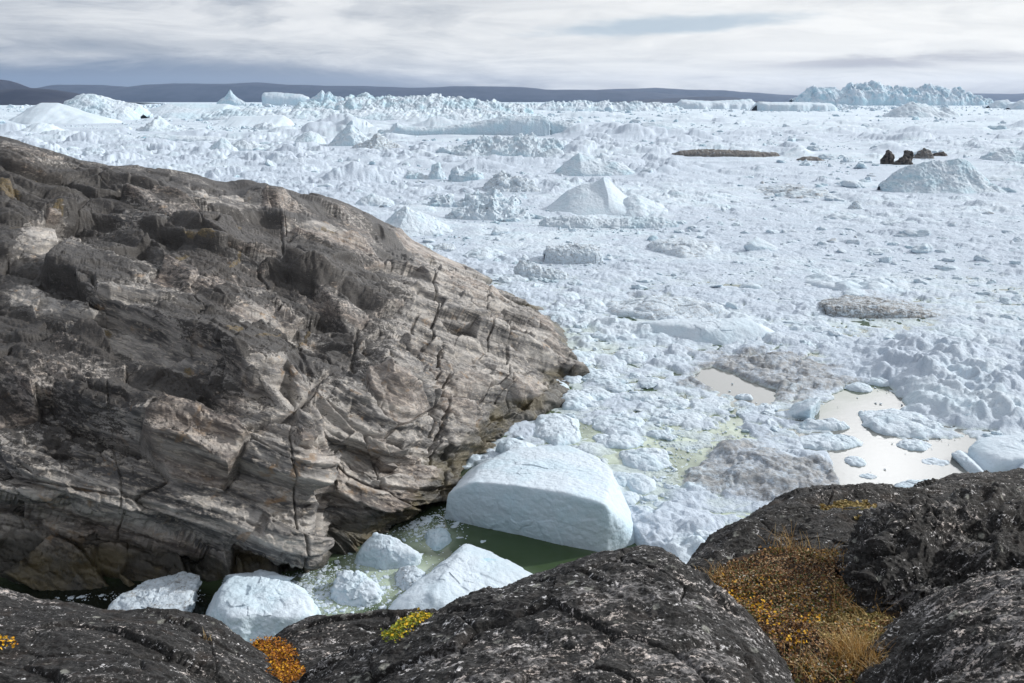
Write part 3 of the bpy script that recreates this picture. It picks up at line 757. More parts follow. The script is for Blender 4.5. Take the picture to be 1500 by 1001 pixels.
# right-hand outcrop, four swells
F4, F4S = rock_patch("rock_outcrop", "long dark rock back behind the autumn shrubs, below the open water",
    [(1000,870,8.2),(1022,832,8.6),(1060,800,9.0),(1095,770,9.4),(1145,745,9.8),(1195,724,10.1),(1250,717,10.4),(1300,716,10.6),(1345,716,10.8),(1385,704,11.2),(1430,695,11.5),(1510,689,11.8),(1640,690,12),(1800,690,12)],
    [[(1000,900,7.9),(1030,868,8.2),(1070,838,8.5),(1110,810,8.8),(1155,780,9.2),(1200,755,9.6),(1250,740,9.9),(1300,735,10.1),(1345,733,10.3),(1385,728,10.5),(1430,722,10.7),(1510,718,10.9),(1640,720,11),(1800,720,11)],
     [(1010,930,7.5),(1050,900,7.7),(1090,875,7.9),(1130,850,8.1),(1170,815,8.5),(1210,790,8.8),(1255,770,9.1),(1300,760,9.3),(1345,755,9.4),(1385,752,9.5),(1430,750,9.6),(1510,748,9.7),(1640,750,9.8),(1800,750,9.8)],
     [(1010,970,7.0),(1060,950,7.1),(1110,930,7.2),(1160,905,7.3),(1200,870,7.6),(1230,840,7.9),(1265,815,8.2),(1300,800,8.4),(1345,795,8.5),(1385,790,8.6),(1430,790,8.6),(1510,790,8.6),(1640,790,8.6),(1800,790,8.6)],
     [(1010,1030,6.3),(1060,1020,6.3),(1110,1000,6.4),(1160,980,6.5),(1200,960,6.6),(1230,940,6.8),(1265,920,7.0),(1300,900,7.2),(1345,890,7.3),(1385,890,7.3),(1430,890,7.3),(1510,890,7.3),(1640,890,7.3),(1800,890,7.3)]],
    M["lichen_a"], seed=171, grain=12, nr=360, nc=520, rough=(0.16, 0.030, 0.009))
F5, _ = rock_patch("rock_outcrop", "almost black craggy rock block on the right edge above the mossy hollow",
    [(1225,850,7.9),(1262,850,7.0),(1275,815,7.2),(1300,782,7.5),(1330,758,7.8),(1370,745,8.0),(1420,742,8.1),(1500,744,8.2),(1640,745,8.2),(1800,745,8.2)],
    [[(1232,885,7.6),(1262,872,6.8),(1278,845,7.0),(1305,818,7.15),(1340,792,7.3),(1380,775,7.4),(1430,772,7.5),(1500,772,7.5),(1640,772,7.5),(1800,772,7.5)],
     [(1236,915,7.2),(1262,898,6.6),(1285,880,6.65),(1312,862,6.7),(1345,845,6.75),(1385,830,6.8),(1430,825,6.8),(1500,820,6.8),(1640,820,6.8),(1800,820,6.8)],
     [(1240,945,7.0),(1270,925,6.55),(1295,918,6.55),(1320,910,6.55),(1350,900,6.55),(1385,892,6.5),(1430,885,6.5),(1500,880,6.5),(1640,880,6.5),(1800,880,6.5)],
     [(1245,1000,6.8),(1275,990,6.4),(1300,985,6.4),(1325,980,6.4),(1350,975,6.35),(1385,970,6.3),(1430,960,6.2),(1500,960,6.2),(1640,960,6.2),(1800,960,6.2)]],
    M["lichen_d"], seed=191, grain=30, nr=300, nc=380, rough=(0.30, 0.08, 0.015), kx=1.2)
F6, _ = rock_patch("rock_outcrop", "grey rounded rock in the bottom right corner, below the black rock block",
    [(1296,1040,4.7),(1325,985,4.95),(1355,940,5.15),(1390,908,5.3),(1425,885,5.4),(1465,864,5.5),(1510,850,5.6),(1640,840,5.6),(1800,840,5.6)],
    [[(1306,1060,4.4),(1338,1010,4.6),(1370,968,4.75),(1405,938,4.85),(1440,916,4.95),(1480,898,5.0),(1525,888,5.05),(1640,880,5.05),(1800,880,5.05)],
     [(1316,1100,4.0),(1350,1060,4.1),(1385,1020,4.2),(1420,990,4.3),(1455,968,4.35),(1495,950,4.4),(1540,940,4.4),(1640,935,4.4),(1800,935,4.4)],
     [(1316,1250,3.0),(1350,1220,3.1),(1385,1180,3.2),(1420,1150,3.2),(1455,1130,3.3),(1495,1120,3.3),(1540,1110,3.3),(1640,1110,3.3),(1800,1110,3.3)]],
    M["lichen_c"], seed=211, grain=-15, nr=260, nc=320, rough=(0.12, 0.03, 0.009))

# ------------------------------------------------------------------ water and the ice melange
def grid_xy(cols_n, y_px, half=0.98):
    t = np.linspace(-half, half, cols_n)
    rows = np.array([atz(750, q)[1] for q in y_px])
    X = rows[:, None] * t[None, :]; Y = np.repeat(rows[:, None], cols_n, 1)
    return X, Y
# distance rows: even steps down the picture for fine detail where it shows, extended behind and beside
def eblob(x, y, cx, cy, rx, ry, rot=0.0, w=0.0):
    a = R(rot); ux = (x - cx) * math.cos(a) + (y - cy) * math.sin(a); uy = -(x - cx) * math.sin(a) + (y - cy) * math.cos(a)
    return 1 - np.hypot(ux / rx, uy / ry) + w
OPEN = [[(1205,590),(1222,572),(1262,566),(1300,560),(1312,575),(1322,598),(1300,606),(1275,612),(1300,640),(1345,655),(1420,640),(1432,665),(1380,690),(1320,690),(1310,735),(1240,735),(1225,690),(1205,660),(1240,640),(1195,615)],
        [(1018,545),(1040,537),(1070,548),(1110,565),(1150,577),(1140,590),(1100,588),(1060,575),(1030,562)],
        [(560,725),(640,700),(690,690),(760,700),(860,720),(900,760),(935,800),(1000,870),(900,1300),(480,1300),(380,1300),(120,1300),(-900,1300),(-500,780),(100,790),(300,790),(440,780),(470,770),(540,740),(600,720),(645,720)],
        [(1240,620),(1300,650),(1400,650),(1500,690),(1400,720),(1300,740),(1230,740)],
        [(780,640),(800,600),(850,620),(900,640),(1000,650),(1040,640),(1080,600),(1100,640),(1020,670),(1000,720),(930,700),(880,650)]]
OPENW = [1.0, 1.0, 1.3, 0.75, 0.30]
DIRT = [(1120,548,160,44,6,1.0),(1120,700,160,78,10,1.0),(1010,690,90,35,0,0.75),(975,445,90,22,5,0.7),(1000,362,60,20,0,0.8),(1160,282,60,12,2,0.8),(1310,455,110,24,8,0.8),(1400,500,110,20,8,.45),
        (850,470,70,20,0,.3),(1180,345,120,14,0,.18),(1400,350,100,20,0,.25),(640,330,70,12,0,.2),(1480,440,40,20,0,.5),(1300,215,120,6,0,.45),(1080,255,200,5,0,.3),(760,190,90,6,0,.3),(1470,300,40,6,0,.7),(430,220,90,6,0,.25),(235,188,60,6,0,.6),(1250,190,60,4,0,.6),(1400,195,80,4,0,.4),(700,300,80,14,0,.25)]
ypx = np.concatenate([[990, 975], np.arange(965, 400, -1.15), np.arange(400, 240, -0.62), np.arange(240, 158, -0.42), np.array([157, 156, 155, 154, 153, 152, 151, 150.3, 149.7, 149.25])])
IC = 1500
X, Y = grid_xy(IC, ypx, 0.80)
x = X.ravel(); y = Y.ravel()
qx, qy = proj(x, y, np.zeros_like(x))
row_sp = np.repeat(np.abs(np.gradient(Y[:, 0]))[:, None], IC, 1).ravel()
P2 = np.stack([x, y, np.zeros_like(x)], 1)
wob = fbm(P2 * [0.25, 0.25, 1], 3, seed=301)
wob2 = fbm(P2 * [0.9, 0.9, 1], 3, seed=302)
wpx = (9 * wob + 5 * wob2) * 1.0
openm = np.zeros(len(x))
for pl, w in zip(OPEN, OPENW):
    openm = np.maximum(openm, w * poly_mask(qx + wpx * 2.0, qy + wpx * 0.9, pl, 5.0))
dirt = 0.12 + 0.0 * x
for cx_, cy_, rx_, ry_, rt_, w in DIRT:
    dirt = np.maximum(dirt, w * np.clip(eblob(qx, qy, cx_, cy_, rx_ * 1.1, ry_ * 1.1, rt_, 0.4 * wob) * 2.6, 0, 1))
hz = np.full(len(x), 0.10, np.float32)
far = np.clip(np.log(np.maximum(y, 60) / 60) / np.log(40), 0, 1)
for i, (L, A, th) in enumerate(((0.45, .10, .15), (1.1, .20, .25), (2.6, .46, .35), (6.0, .95, .52), (15, 1.35, .68), (40, 1.5, .76), (110, 1.5, .80))):
    fade = np.clip((L / row_sp - 0.9) / 1.6, 0, 1)
    if L >= 6: fade = fade * sstep(0.02 + 0.04 * i, 0.28 + 0.06 * i, far) + (0.22 if L == 6 else 0)
    m = fade > 0.001
    if not m.any(): continue
    q = P2[m] + (np.stack([wob2[m], wob[m], 0 * wob[m]], 1) * 0.35 * min(L, 6))
    til = 0
    if L >= 2.6 and L < 50: f1, f2, cid, til = facets3(q / L, 310 + i)
    else: f1, f2, cid = worley2(q / L, 310 + i)
    gy = np.clip((y[m] / 105.0) ** 0.75, 1, 3.0) if L >= 1.1 else 1.0
    c = np.clip(1 - (f1 / (f2 + 1e-6)) ** 2.2, 0, 1)
    size = np.clip((cid - th) / (1 - th), 0, 1)
    tilt = 0.6 + 0.8 * _f(_h(np.floor(cid * 9999).astype(np.int64).astype(np.uint32), np.uint32(3) + 0 * np.floor(cid).astype(np.uint32), np.uint32(5) + 0 * np.floor(cid).astype(np.uint32), 1))
    add = A * gy * np.clip(c ** 0.5 * (0.30 + size * 1.1) + til * 0.9, 0, 3) * (cid > th * 0.6) * tilt
    hz[m] = np.maximum(hz[m], 0) * 0.75 + (add * fade[m]) 
calm = sstep(-0.25, 0.35, fbm(P2 * [0.02, 0.03, 1], 3, seed=330))
hz = hz * (0.55 + 0.6 * calm)
hz += 0.05 * fbm(P2 * [2.2, 2.2, 1], 3, seed=333) * (row_sp < 1.0)
for cx_, cy_, rx_, ry_ in ((700,204,165,13),(738,232,110,11),(1080,236,130,15),(1230,224,70,22),(1345,255,150,38),(840,386,75,15),(890,335,125,11),(1310,470,110,17),(620,345,90,11),(515,216,65,8),(330,222,65,8),(100,186,110,10),(400,190,130,8),(870,261,80,9),(640,267,70,9),(700,322,75,9),(750,284,65,7),
                           (1340,174,90,5),(1165,164,90,4),(1050,161,90,3.5),(970,196,55,6),(1190,236,40,6),(235,195,60,6),(1290,158,160,4),(1160,285,80,12),(1000,368,70,12),(805,411,70,9),(970,460,110,16),(1250,306,40,8),(548,303,45,7),(280,208,90,6),(1480,238,60,7)):
    hz *= 1 - 0.82 * sstep(0, 0.45, eblob(qx, qy, cx_, cy_, rx_, ry_))
# larger low rafts
for cx_, cy_, rx_, ry_, rt_, hh in ((1420,570,150,58,16,1.9),(1120,548,125,36,7,.35),(1135,700,135,62,12,.45),(1000,790,100,46,20,.8),(1290,250,40,8,0,.3),(980,300,120,18,0,.7),(960,490,110,16,4,.4)):
    e = np.clip(eblob(qx, qy, cx_, cy_, rx_, ry_, rt_, 0.30 * wob), 0, 1)
    hz = hz * (1 + 0.5 * e) + hh * (1 - (1 - e) ** 2.5) * (0.75 + 0.5 * wob2)
raft_keep = np.clip(eblob(qx, qy, 1330, 612, 60, 26, 8, 0.1 * wob) * 3, 0, 1)
hz = hz * (1 - np.clip(openm, 0, 1)) - 0.55 * np.clip(openm, 0, 1)
slush = np.zeros(len(x))
for pl in ([(775,612),(800,596),(850,560),(905,596),(1000,600),(1060,640),(1010,680),(1000,720),(960,770),(925,740),(890,680),(800,650)], [(790,455),(850,470),(900,505),(960,535),(975,590),(900,596),(850,560),(840,520),(800,490)]):
    slush = np.maximum(slush, poly_mask(qx + wpx * 1.5, qy + wpx, pl, 5.0))
slush *= sstep(-0.30, 0.15, wob)
hz = hz * (1 - 0.75 * slush) + 0.01 * slush
# leads: thin winding gaps with water between the nearer floes
lead = 1 - np.abs(fbm(P2 * [0.30, 0.42, 1], 4, seed=340)) * 9.0
near = sstep(360, 470, qy)
hz -= np.clip(lead, 0, 1) * 0.22 * near
shore = sstep(640, 860, qx) * 0
tone = np.zeros(len(x))
for i, L in enumerate((3.0, 8.0, 22.0, 60.0, 160.0)):
    fd = np.clip(L / row_sp - 0.8, 0, 1)
    tone += fd * (0.8 if i else .5) * np.abs(fbm(P2 / [L * 1.3, L, 1], 3, 0.6, seed=360 + i)) * 1.5
tone = np.clip(tone * 0.8, 0, 1)
wetm = np.maximum(np.clip((0.12 - hz) / 0.16, 0, 1) * near, 0.9 * slush)
hz = 0.55 * hz + 0.45 * soften(hz.reshape(len(ypx), IC), 1).ravel() + 0.02 * fbm(P2 * [5, 5, 1], 2, seed=334) * (row_sp < .5)
Z = hz
field = place("brash_ice", np.stack([x, y, Z], 1), grid_faces(len(ypx), IC), M["field"], origin=np.array([0, 100., 0.]), attrs=dict(dirt=dirt, wet=wetm, tone=tone))
tag(field, "sheet of packed white brash ice covering the fjord out to the horizon", kind="stuff")
# water sheet
wy = np.concatenate([[1400, 1200], np.linspace(1050, 500, 150), np.linspace(495, 150.5, 60), [149.6, 149.25]])
X, Y = grid_xy(320, wy, 0.9)
x = X.ravel(); y = Y.ravel(); qx, qy = proj(x, y, np.zeros_like(x))
P2 = np.stack([x, y, 0 * x], 1); wb = fbm(P2 * [0.3, 0.3, 1], 3, seed=350)
milk = np.full(len(x), 0.10)
for cx_, cy_, rx_, ry_, w in ((900,660,190,60,1.1),(1090,565,90,40,1.3),(580,850,120,60,1.0),(480,880,80,60,.9),(620,790,70,30,.7),(900,720,180,60,.9),(1390,670,150,40,.8),(1070,760,120,60,1.0),(1030,640,150,60,1.0)):
    milk = np.maximum(milk, w * np.clip(eblob(qx, qy, cx_, cy_, rx_, ry_, 0, 0.4 * wb) * 1.8, 0, 1))
for cx_, cy_, rx_, ry_ in ((800,815,130,30),):
    milk *= 1 - 0.8 * np.clip(eblob(qx, qy, cx_, cy_, rx_, ry_, 12, 0.3 * wb) * 2.5, 0, 1)
silt_sheen = np.clip(np.maximum(eblob(qx, qy, 1310, 660, 190, 110, 0, .2 * wb), eblob(qx, qy, 1090, 565, 110, 40, 12, .2 * wb)) * 3, 0, 1)  # silty grey pool colour, also painting in part of the sky's reflection
deep = np.clip(np.maximum(eblob(qx, qy, 150, 900, 330, 70, 0, .2 * wb), eblob(qx, qy, 545, 770, 130, 28, -22, .2 * wb)) * 2.2, 0, 1)
wat = place("fjord_water", np.stack([x, y, 0 * x], 1), grid_faces(len(wy), 320), M["water"], origin=np.array([0, 100., 0.]), attrs=dict(milk=np.clip(milk, 0, 1), deep=deep, silt_sheen=silt_sheen))
tag(wat, kind="structure")
bpy.context.view_layer.update()

# ------------------------------------------------------------------ bergs
def displace(V, F_n, amp, size, seed, facets=0.5):
    n = F_n
    q = V / size
    f1, f2, cid = worley3(q * [2.2, 2.2, 2.6] + 0.3 * fbm(q * 1.5, 2, seed=seed)[:, None], seed)
    h = amp * (0.9 * fbm(q * 1.3, 5, 0.55, seed=seed + 1) + facets * (cid - 0.5) * 1.3 + facets * 0.8 * (0.5 - f1))
    return V + n * h[:, None]

BERGS = []
def ridge_berg(name, label, top, yb, depth, mat, cf=0.45, front=0.5, back=0.7, rough=0.12, rsize=None, facets=0.5, seed=0, cat="iceberg", group=None, serac=0.0, res=1.0, slab=0.0):
    """top: outline [(px,py)] left to right as seen, standing on the waterline row yb; depth in metres;
    cf: where across the depth the crest lies (0 front .. 1 back); front/back: exponents (small = cliff)"""
    Y0 = atz(750, yb)[1]; Yc = Y0 + cf * depth
    T = np.array([atY(a, b, Yc) for a, b in top])
    wpx_ = abs(top[-1][0] - top[0][0]); nu = int(max(24, min(420, wpx_ * 0.95 * res)))
    hpx = max(6, yb - min(b for a, b in top)); nv = int(max(16, min(200, (hpx * 1.25 + depth * FPX * CAMZ / Y0 ** 2) * 0.9 * res)) )
    xs = np.linspace(T[0, 0], T[-1, 0], nu)
    Zt = np.interp(xs, T[:, 0], T[:, 2])
    W = xs[-1] - xs[0]
    Hh = max(Zt.max(), 0.3)
    if rsize is None: rsize = max(Hh * 1.1, W * 0.12)
    u = (xs - xs[0]) / W
    # depth profile samples denser on the front
    a = np.linspace(0, 1, nv)
    half = nv * 3 // 5
    vf = 1 - (1 - np.linspace(0, 1, half)) ** 1.0
    v = np.concatenate([cf * vf, cf + (1 - cf) * np.linspace(0, 1, nv - half + 1)[1:]])
    U, Vv = np.meshgrid(u, v)
    end = np.clip(1 - np.abs(2 * U - 1) ** 3.0, 0, 1) ** 0.5           # plan narrows to the tips
    wv = 1 + 0.22 * fbm(np.stack([U.ravel() * W / rsize, Vv.ravel() * 0 + seed, 0 * U.ravel()], 1), 3, seed=seed + 7).reshape(U.shape)
    yy = Y0 + cf * depth + (Vv - cf) * depth * (0.25 + 0.75 * end) * wv
    t = np.where(Vv <= cf, Vv / cf, (1 - Vv) / (1 - cf))
    ex = np.where(Vv <= cf, front, back)
    prof = np.clip(t, 0, 1) ** ex
    prof = prof * (1 - slab * 0.15 * (1 - t))
    wq_ = np.stack([U.ravel() * W / rsize * 1.3, Vv.ravel() * depth / rsize * 1.3, 0 * U.ravel() + seed], 1)
    shf = fbm(wq_, 3, seed=seed + 31).reshape(U.shape) * np.clip(np.abs(Vv - cf) * 1.6, 0, 1) * min(0.16 * W, 0.9 * rsize)
    zz = np.interp((np.repeat(xs[None, :], nv, 0) + shf).ravel(), T[:, 0], T[:, 2]).reshape(U.shape)
    zz = zz * prof * (1 + 0.16 * (1 - prof) * fbm(wq_ * 1.7, 3, seed=seed + 37).reshape(U.shape)) - 0.06 * Hh
    if serac > 0:
        q = np.stack([np.repeat(xs[None, :], nv, 0).ravel() / (0.35 * Hh), yy.ravel() / (0.9 * Hh), 0 * xs.repeat(nv)], 1)
        zz = zz + (serac * Hh * fbm(q, 3, 0.6, seed=seed + 9, ridged=True).reshape(zz.shape) - serac * Hh * 0.3) * prof
    xx = np.repeat(xs[None, :], nv, 0)
    S = np.stack([xx, yy, zz], -1); n = grid_normals(S).reshape(-1, 3); V = S.reshape(-1, 3)
    amp = rough * Hh * np.clip(prof.ravel() * 2.5, 0.15, 1)
    q = V / rsize
    f1, f2, cid = worley3(q * [2.4, 2.4, 2.8] + 0.35 * fbm(q * 1.5, 2, seed=seed)[:, None], seed + 3)
    h = amp * (0.8 * fbm(q * 1.5, 5, 0.6, seed=seed + 1) + facets * 1.8 * (cid - 0.5) + facets * (0.5 - f1))
    e1, e2, ec, et = facets3(q * [6, 6, 5] + 0.2 * fbm(q * 4, 2, seed=seed + 5)[:, None], seed + 4)
    h += amp * (2.0 * facets) * (0.30 * (ec - .5) + 0.50 * et)
    V = V + n * h[:, None]
    BERGS.append((top[0][0], top[-1][0], yb, hpx))
    o = place(name, V, grid_faces(nv, nu), M[mat], origin=np.array([xs.mean(), Y0 + depth / 2, 0.0]))
    return tag(o, label, cat, group)

# star-shaped convex lumps -----------------------------------------------------
def cube_sphere(n):
    u = np.tan(np.linspace(-1, 1, n + 1) * math.pi / 4)
    idx = {}; V = []; F = []
    for ax in range(3):
        for s in (-1, 1):
            for i in range(n + 1):
                for j in range(n + 1):
                    p = [0, 0, 0]; p[ax] = s; p[(ax + 1) % 3] = u[i]; p[(ax + 2) % 3] = u[j]
                    k = tuple(round(c, 5) for c in p)
                    if k not in idx: idx[k] = len(V); V.append(p)
            for i in range(n):
                for j in range(n):
                    def K(a, b):
                        p = [0, 0, 0]; p[ax] = s; p[(ax + 1) % 3] = u[a]; p[(ax + 2) % 3] = u[b]
                        return idx[tuple(round(c, 5) for c in p)]
                    f = [K(i, j), K(i + 1, j), K(i + 1, j + 1), K(i, j + 1)]
                    F.append(f if s > 0 else f[::-1])
    V = np.array(V, float); V /= np.linalg.norm(V, axis=1, keepdims=True)
    return V, np.array(F)
CS = {}
def csph(n):
    if n not in CS: CS[n] = cube_sphere(n)
    return CS[n]
def hull_planes(pts):
    pts = np.array(pts, float); n = len(pts); out = []
    c = pts.mean(0)
    for i in range(n):
        for j in range(i + 1, n):
            for k in range(j + 1, n):
                nn_ = np.cross(pts[j] - pts[i], pts[k] - pts[i]); L = np.linalg.norm(nn_)
                if L < 1e-6: continue
                nn_ = nn_ / L; d = nn_ @ (pts[i] - c)
                if d < 0: nn_, d = -nn_, -d
                if np.all((pts - c) @ nn_ <= d + 1e-4 * (1 + abs(d))) and d > 1e-4:
                    if not any(np.dot(nn_, o[0]) > 0.9995 for o in out): out.append((nn_, d))
    return c, out
def hull_lump(pts, res=48, k=22, rough=0.06, size=2.0, seed=0, facets=0.5):
    c, pl = hull_planes(pts)
    dirs, F = csph(res)
    acc = 0
    for n_, d in pl:
        acc = acc + np.clip(dirs @ n_ / d, 0, None) ** k
    r = 1.06 * acc ** (-1.0 / k)
    V = dirs * r[:, None] + c
    q = V / size
    f1, f2, cid = worley3(q * 2.3 + 0.3 * fbm(q * 1.5, 2, seed=seed)[:, None], seed + 3)
    h = rough * (fbm(q * 1.6, 5, 0.55, seed=seed) + facets * 1.5 * (cid - 0.5) + 0.5 * facets * (0.5 - f1))
    V = V + dirs * h[:, None]
    return V, F
def join(parts):
    Vs, Fs, o = [], [], 0
    for V, F in parts:
        Vs.append(V); Fs.append(np.asarray(F) + o); o += len(V)
    return np.concatenate(Vs), np.concatenate(Fs)
def block(name, label, hulls, mat, cat="ice block", **kw):
    parts = []
    for i, h in enumerate(hulls):
        opt = dict(kw); pts = h
        if isinstance(h, tuple) and isinstance(h[1], dict): pts = h[0]; opt.update(h[1])
        parts.append(hull_lump(pts, seed=opt.pop("seed", 400) + 7 * i, **opt))
    V, F = join(parts)
    xy = V[V[:, 2] < 0.4] if (V[:, 2] < 0.4).any() else V
    o = place(name, V, F, M[mat], origin=np.array([xy[:, 0].mean(), xy[:, 1].mean(), 0.0]))
    return tag(o, label, cat)
Z0 = lambda px, py, z=0.0: list(atz(px, py, z))
YY = lambda px, py, Y: list(atY(px, py, Y))

# cushions: low rounded floes
def floe(px, py, w, h, label, mat="ice_near", hf=0.16, seed=0, name="ice_floe", cat="ice floe", group=None, p=2.6, res=1.0, rot=0.0, rough=0.05, sharp=0.0):
    """px,py: centre of the visible shape; w,h: its size in photo pixels"""
    c = atz(px, py + 0.12 * h); dist = math.hypot(c[1], CAMZ)
    mpp = c[1] / (FPX * 0.96) ; rx = w * 0.5 * mpp * 1.02
    hm = 2 * rx * hf
    elev = CAMZ / dist
    dep = max(h * mpp / elev - hm * math.sqrt(max(0.05, 1 - elev ** 2)) / elev, rx * 0.5)
    ry = dep * 0.5
    nt = int(max(20, min(150, w * 1.6 * res))); nr = int(max(8, min(60, w * 0.55 * res)))
    th = np.linspace(0, 2 * math.pi, nt, endpoint=False)
    cth, sth = np.cos(th), np.sin(th)
    out = 1 + 0.20 * fbm(np.stack([cth * 1.3 + seed, sth * 1.3, 0 * th], 1), 4, 0.55, seed=seed) * 1.6
    if sharp: out = out * (1 + sharp * np.abs(np.cos(1.5 * th + seed)))
    rr = np.linspace(0.0, 1.0, nr) ** 0.8
    RR, TT = np.meshgrid(rr, np.arange(nt), indexing='ij')
    a = R(rot)
    lx = RR * rx * (out * cth)[TT]; ly = RR * ry * (out * sth)[TT]
    X = lx * math.cos(a) - ly * math.sin(a); Yy = lx * math.sin(a) + ly * math.cos(a)
    prof = np.clip(1 - RR ** p, 0, 1) ** 0.5
    Zz = (prof * hm * 1.05 - 0.12 * hm)
    V = np.stack([X.ravel() + c[0], Yy.ravel() + c[1], Zz.ravel()], 1)
    q = V / max(rx, 0.2)
    bump_ = fbm(q * 2.0, 5, 0.58, seed=seed + 2)
    f1, f2, cid = worley3(q * 2.6, seed + 4)
    am = rough * 2 * rx
    V[:, 2] += am * (bump_ + 0.7 * (cid - .5) + 0.8 * (.45 - f1)) * np.clip(prof.ravel() * 2, 0, 1)
    V[:, 0] += am * 0.8 * fbm(q * 2.3 + 9, 3, seed=seed + 5); V[:, 1] += am * 0.8 * fbm(q * 2.3 + 19, 3, seed=seed + 6)
    skirt = V.reshape(nr, nt, 3)[-1].copy(); skirt[:, 2] = -0.5; skirt[:, :2] = (skirt[:, :2] - c[:2]) * 0.96 + c[:2]
    V = np.concatenate([V, skirt])
    F = grid_faces(nr + 1, nt, wrap=True)
    o = place(name, V, F, M[mat], origin=np.array([c[0], c[1], 0.0]))
    return tag(o, label, cat, group)

# ---- the far rim
ridge_berg("iceberg", "huge jagged blue-white iceberg on the horizon at the right", [(1163,150),(1175,134),(1190,128),(1238,128),(1245,122),(1262,120),(1280,119),(1300,124),(1318,128),(1340,129),(1360,125),(1378,126),(1395,130),(1410,132),(1420,140),(1450,146),(1462,150)], 155, 420, "ice_blue_far", cf=.35, front=.35, rough=.10, serac=.22, seed=501, res=1.6)
ridge_berg("iceberg", "low flat-topped pale iceberg in front of the left end of the huge jagged one", [(1107,154),(1110,148),(1140,149),(1180,149),(1218,151),(1223,158)], 163, 200, "ice_far", cf=.3, front=.2, rough=.06, seed=502)
ridge_berg("iceberg", "grey peaked snow mound before the huge jagged iceberg", [(1292,171),(1305,162),(1322,153),(1338,147),(1350,149),(1365,154),(1375,160),(1385,154),(1398,158),(1405,171)], 173, 110, "ice_far_dirty", cf=.6, front=.9, rough=.08, seed=503)
ridge_berg("iceberg", "long white flat-topped iceberg below the dark coast right of centre", [(988,153),(998,145),(1020,146),(1040,147),(1075,146),(1100,145),(1106,150),(1110,158)], 160, 260, "ice_far", cf=.3, front=.35, rough=.08, seed=504)
ridge_berg("iceberg", "rounded pale iceberg on the horizon right of the huge jagged one", [(1448,154),(1462,146),(1476,145),(1484,152),(1486,158)], 159, 120, "ice_far", cf=.4, front=.5, rough=.10, seed=505)
ridge_berg("iceberg", "smooth pale iceberg cut by the right edge at the horizon", [(1478,158),(1490,148),(1502,144),(1530,143),(1560,152),(1570,158)], 161, 120, "ice_far", cf=.4, front=.5, rough=.06, seed=506)
ridge_berg("iceberg", "large snow-domed iceberg with a cliff face at the far left", [(88,152),(100,144),(112,138),(130,135),(140,136),(150,137),(165,144),(178,147),(195,148),(205,152),(210,164)], 178, 150, "ice_far", cf=.35, front=.5, rough=.07, seed=507, res=1.4)
ridge_berg("iceberg", "smooth low snow dome in front of the large domed iceberg at the far left", [(15,176),(30,165),(45,155),(60,149),(85,149),(100,153),(125,162),(160,172),(182,182)], 183, 120, "ice_snow", cf=.5, front=.8, rough=.03, facets=.1, seed=508)
ridge_berg("iceberg", "small white snow dome above the left end of the rock skyline", [(20,196),(38,186),(50,180),(62,178),(75,181),(88,190),(100,198)], 199, 45, "ice_snow", cf=.5, front=.8, rough=.06, seed=509)
ridge_berg("iceberg", "brownish pyramid of ice rubble left of the pinnacle iceberg", [(190,192),(205,188),(218,182),(225,172),(232,168),(240,175),(250,183),(262,186),(275,193)], 194, 50, "ice_far_dirty", cf=.5, front=.8, rough=.14, seed=510)
ridge_berg("iceberg", "broad smooth iceberg with a low back, below the small pinnacle", [(212,166),(228,156),(250,150),(280,150),(310,151),(335,151),(350,156),(362,164),(368,172)], 176, 170, "ice_far", cf=.5, front=.55, rough=.04, facets=.15, seed=511)
ridge_berg("iceberg", "pointed ice pinnacle standing up against the dark blue hills", [(318,148),(326,143),(331,140),(334,133),(337,129),(341,135),(345,141),(352,144),(360,149)], 155, 80, "ice_blue_far", cf=.4, front=.5, rough=.06, seed=512, res=2)
ridge_berg("iceberg", "flat-topped white iceberg against the dark blue hills, left of centre", [(384,142),(386,135),(400,134),(420,135),(440,137),(452,141),(457,148)], 155, 160, "ice_far", cf=.3, front=.3, rough=.05, seed=513)
ridge_berg("iceberg", "iceberg crowned with two small spires right of the flat-topped white one", [(452,148),(457,140),(465,138),(472,130),(476,137),(482,132),(488,138),(500,140),(512,148)], 155, 120, "ice_blue_far", cf=.4, front=.5, rough=.10, seed=514, res=2)
ridge_berg("iceberg", "long craggy wall of seracs along the horizon left of centre", [(425,162),(440,150),(470,150),(500,146),(508,138),(520,142),(530,136),(545,138),(560,142),(575,139),(600,140),(620,139),(645,138),(655,142),(690,143),(725,146),(740,150),(760,151),(780,156)], 170, 260, "ice_blue_far", cf=.35, front=.4, rough=.12, serac=.16, seed=515, res=1.3)
ridge_berg("iceberg", "low jagged rim of ice along the horizon in the middle", [(735,156),(760,150),(790,151),(810,148),(830,150),(850,147),(870,150),(890,148),(905,151),(930,149),(950,151),(965,149),(985,153),(1000,158)], 163, 300, "ice_far", cf=.35, front=.5, rough=.14, serac=.25, seed=516, res=1.3)
ridge_berg("iceberg", "lower rubble rim in front of the serac wall", [(300,168),(340,160),(380,158),(420,162),(460,158),(500,160),(540,156),(590,160),(640,158),(700,160),(740,163),(800,168)], 178, 170, "ice_far", cf=.4, front=.6, rough=.16, serac=.18, seed=517, res=1.2)
ridge_berg("iceberg", "white wedge-shaped iceberg with a shaded left face, sloping to the right", [(311,187),(325,178),(338,170),(346,169),(375,169),(400,168),(415,168),(425,174),(432,182)], 187, 60, "ice_snow", cf=.8, front=.9, rough=.03, facets=.1, seed=518)
ridge_berg("iceberg", "small block berg with a bright cut face above the rock skyline", [(300,224),(306,214),(315,208),(325,201),(332,205),(342,212),(352,224)], 224, 14, "ice_mid", cf=.5, front=.5, rough=.08, seed=519)
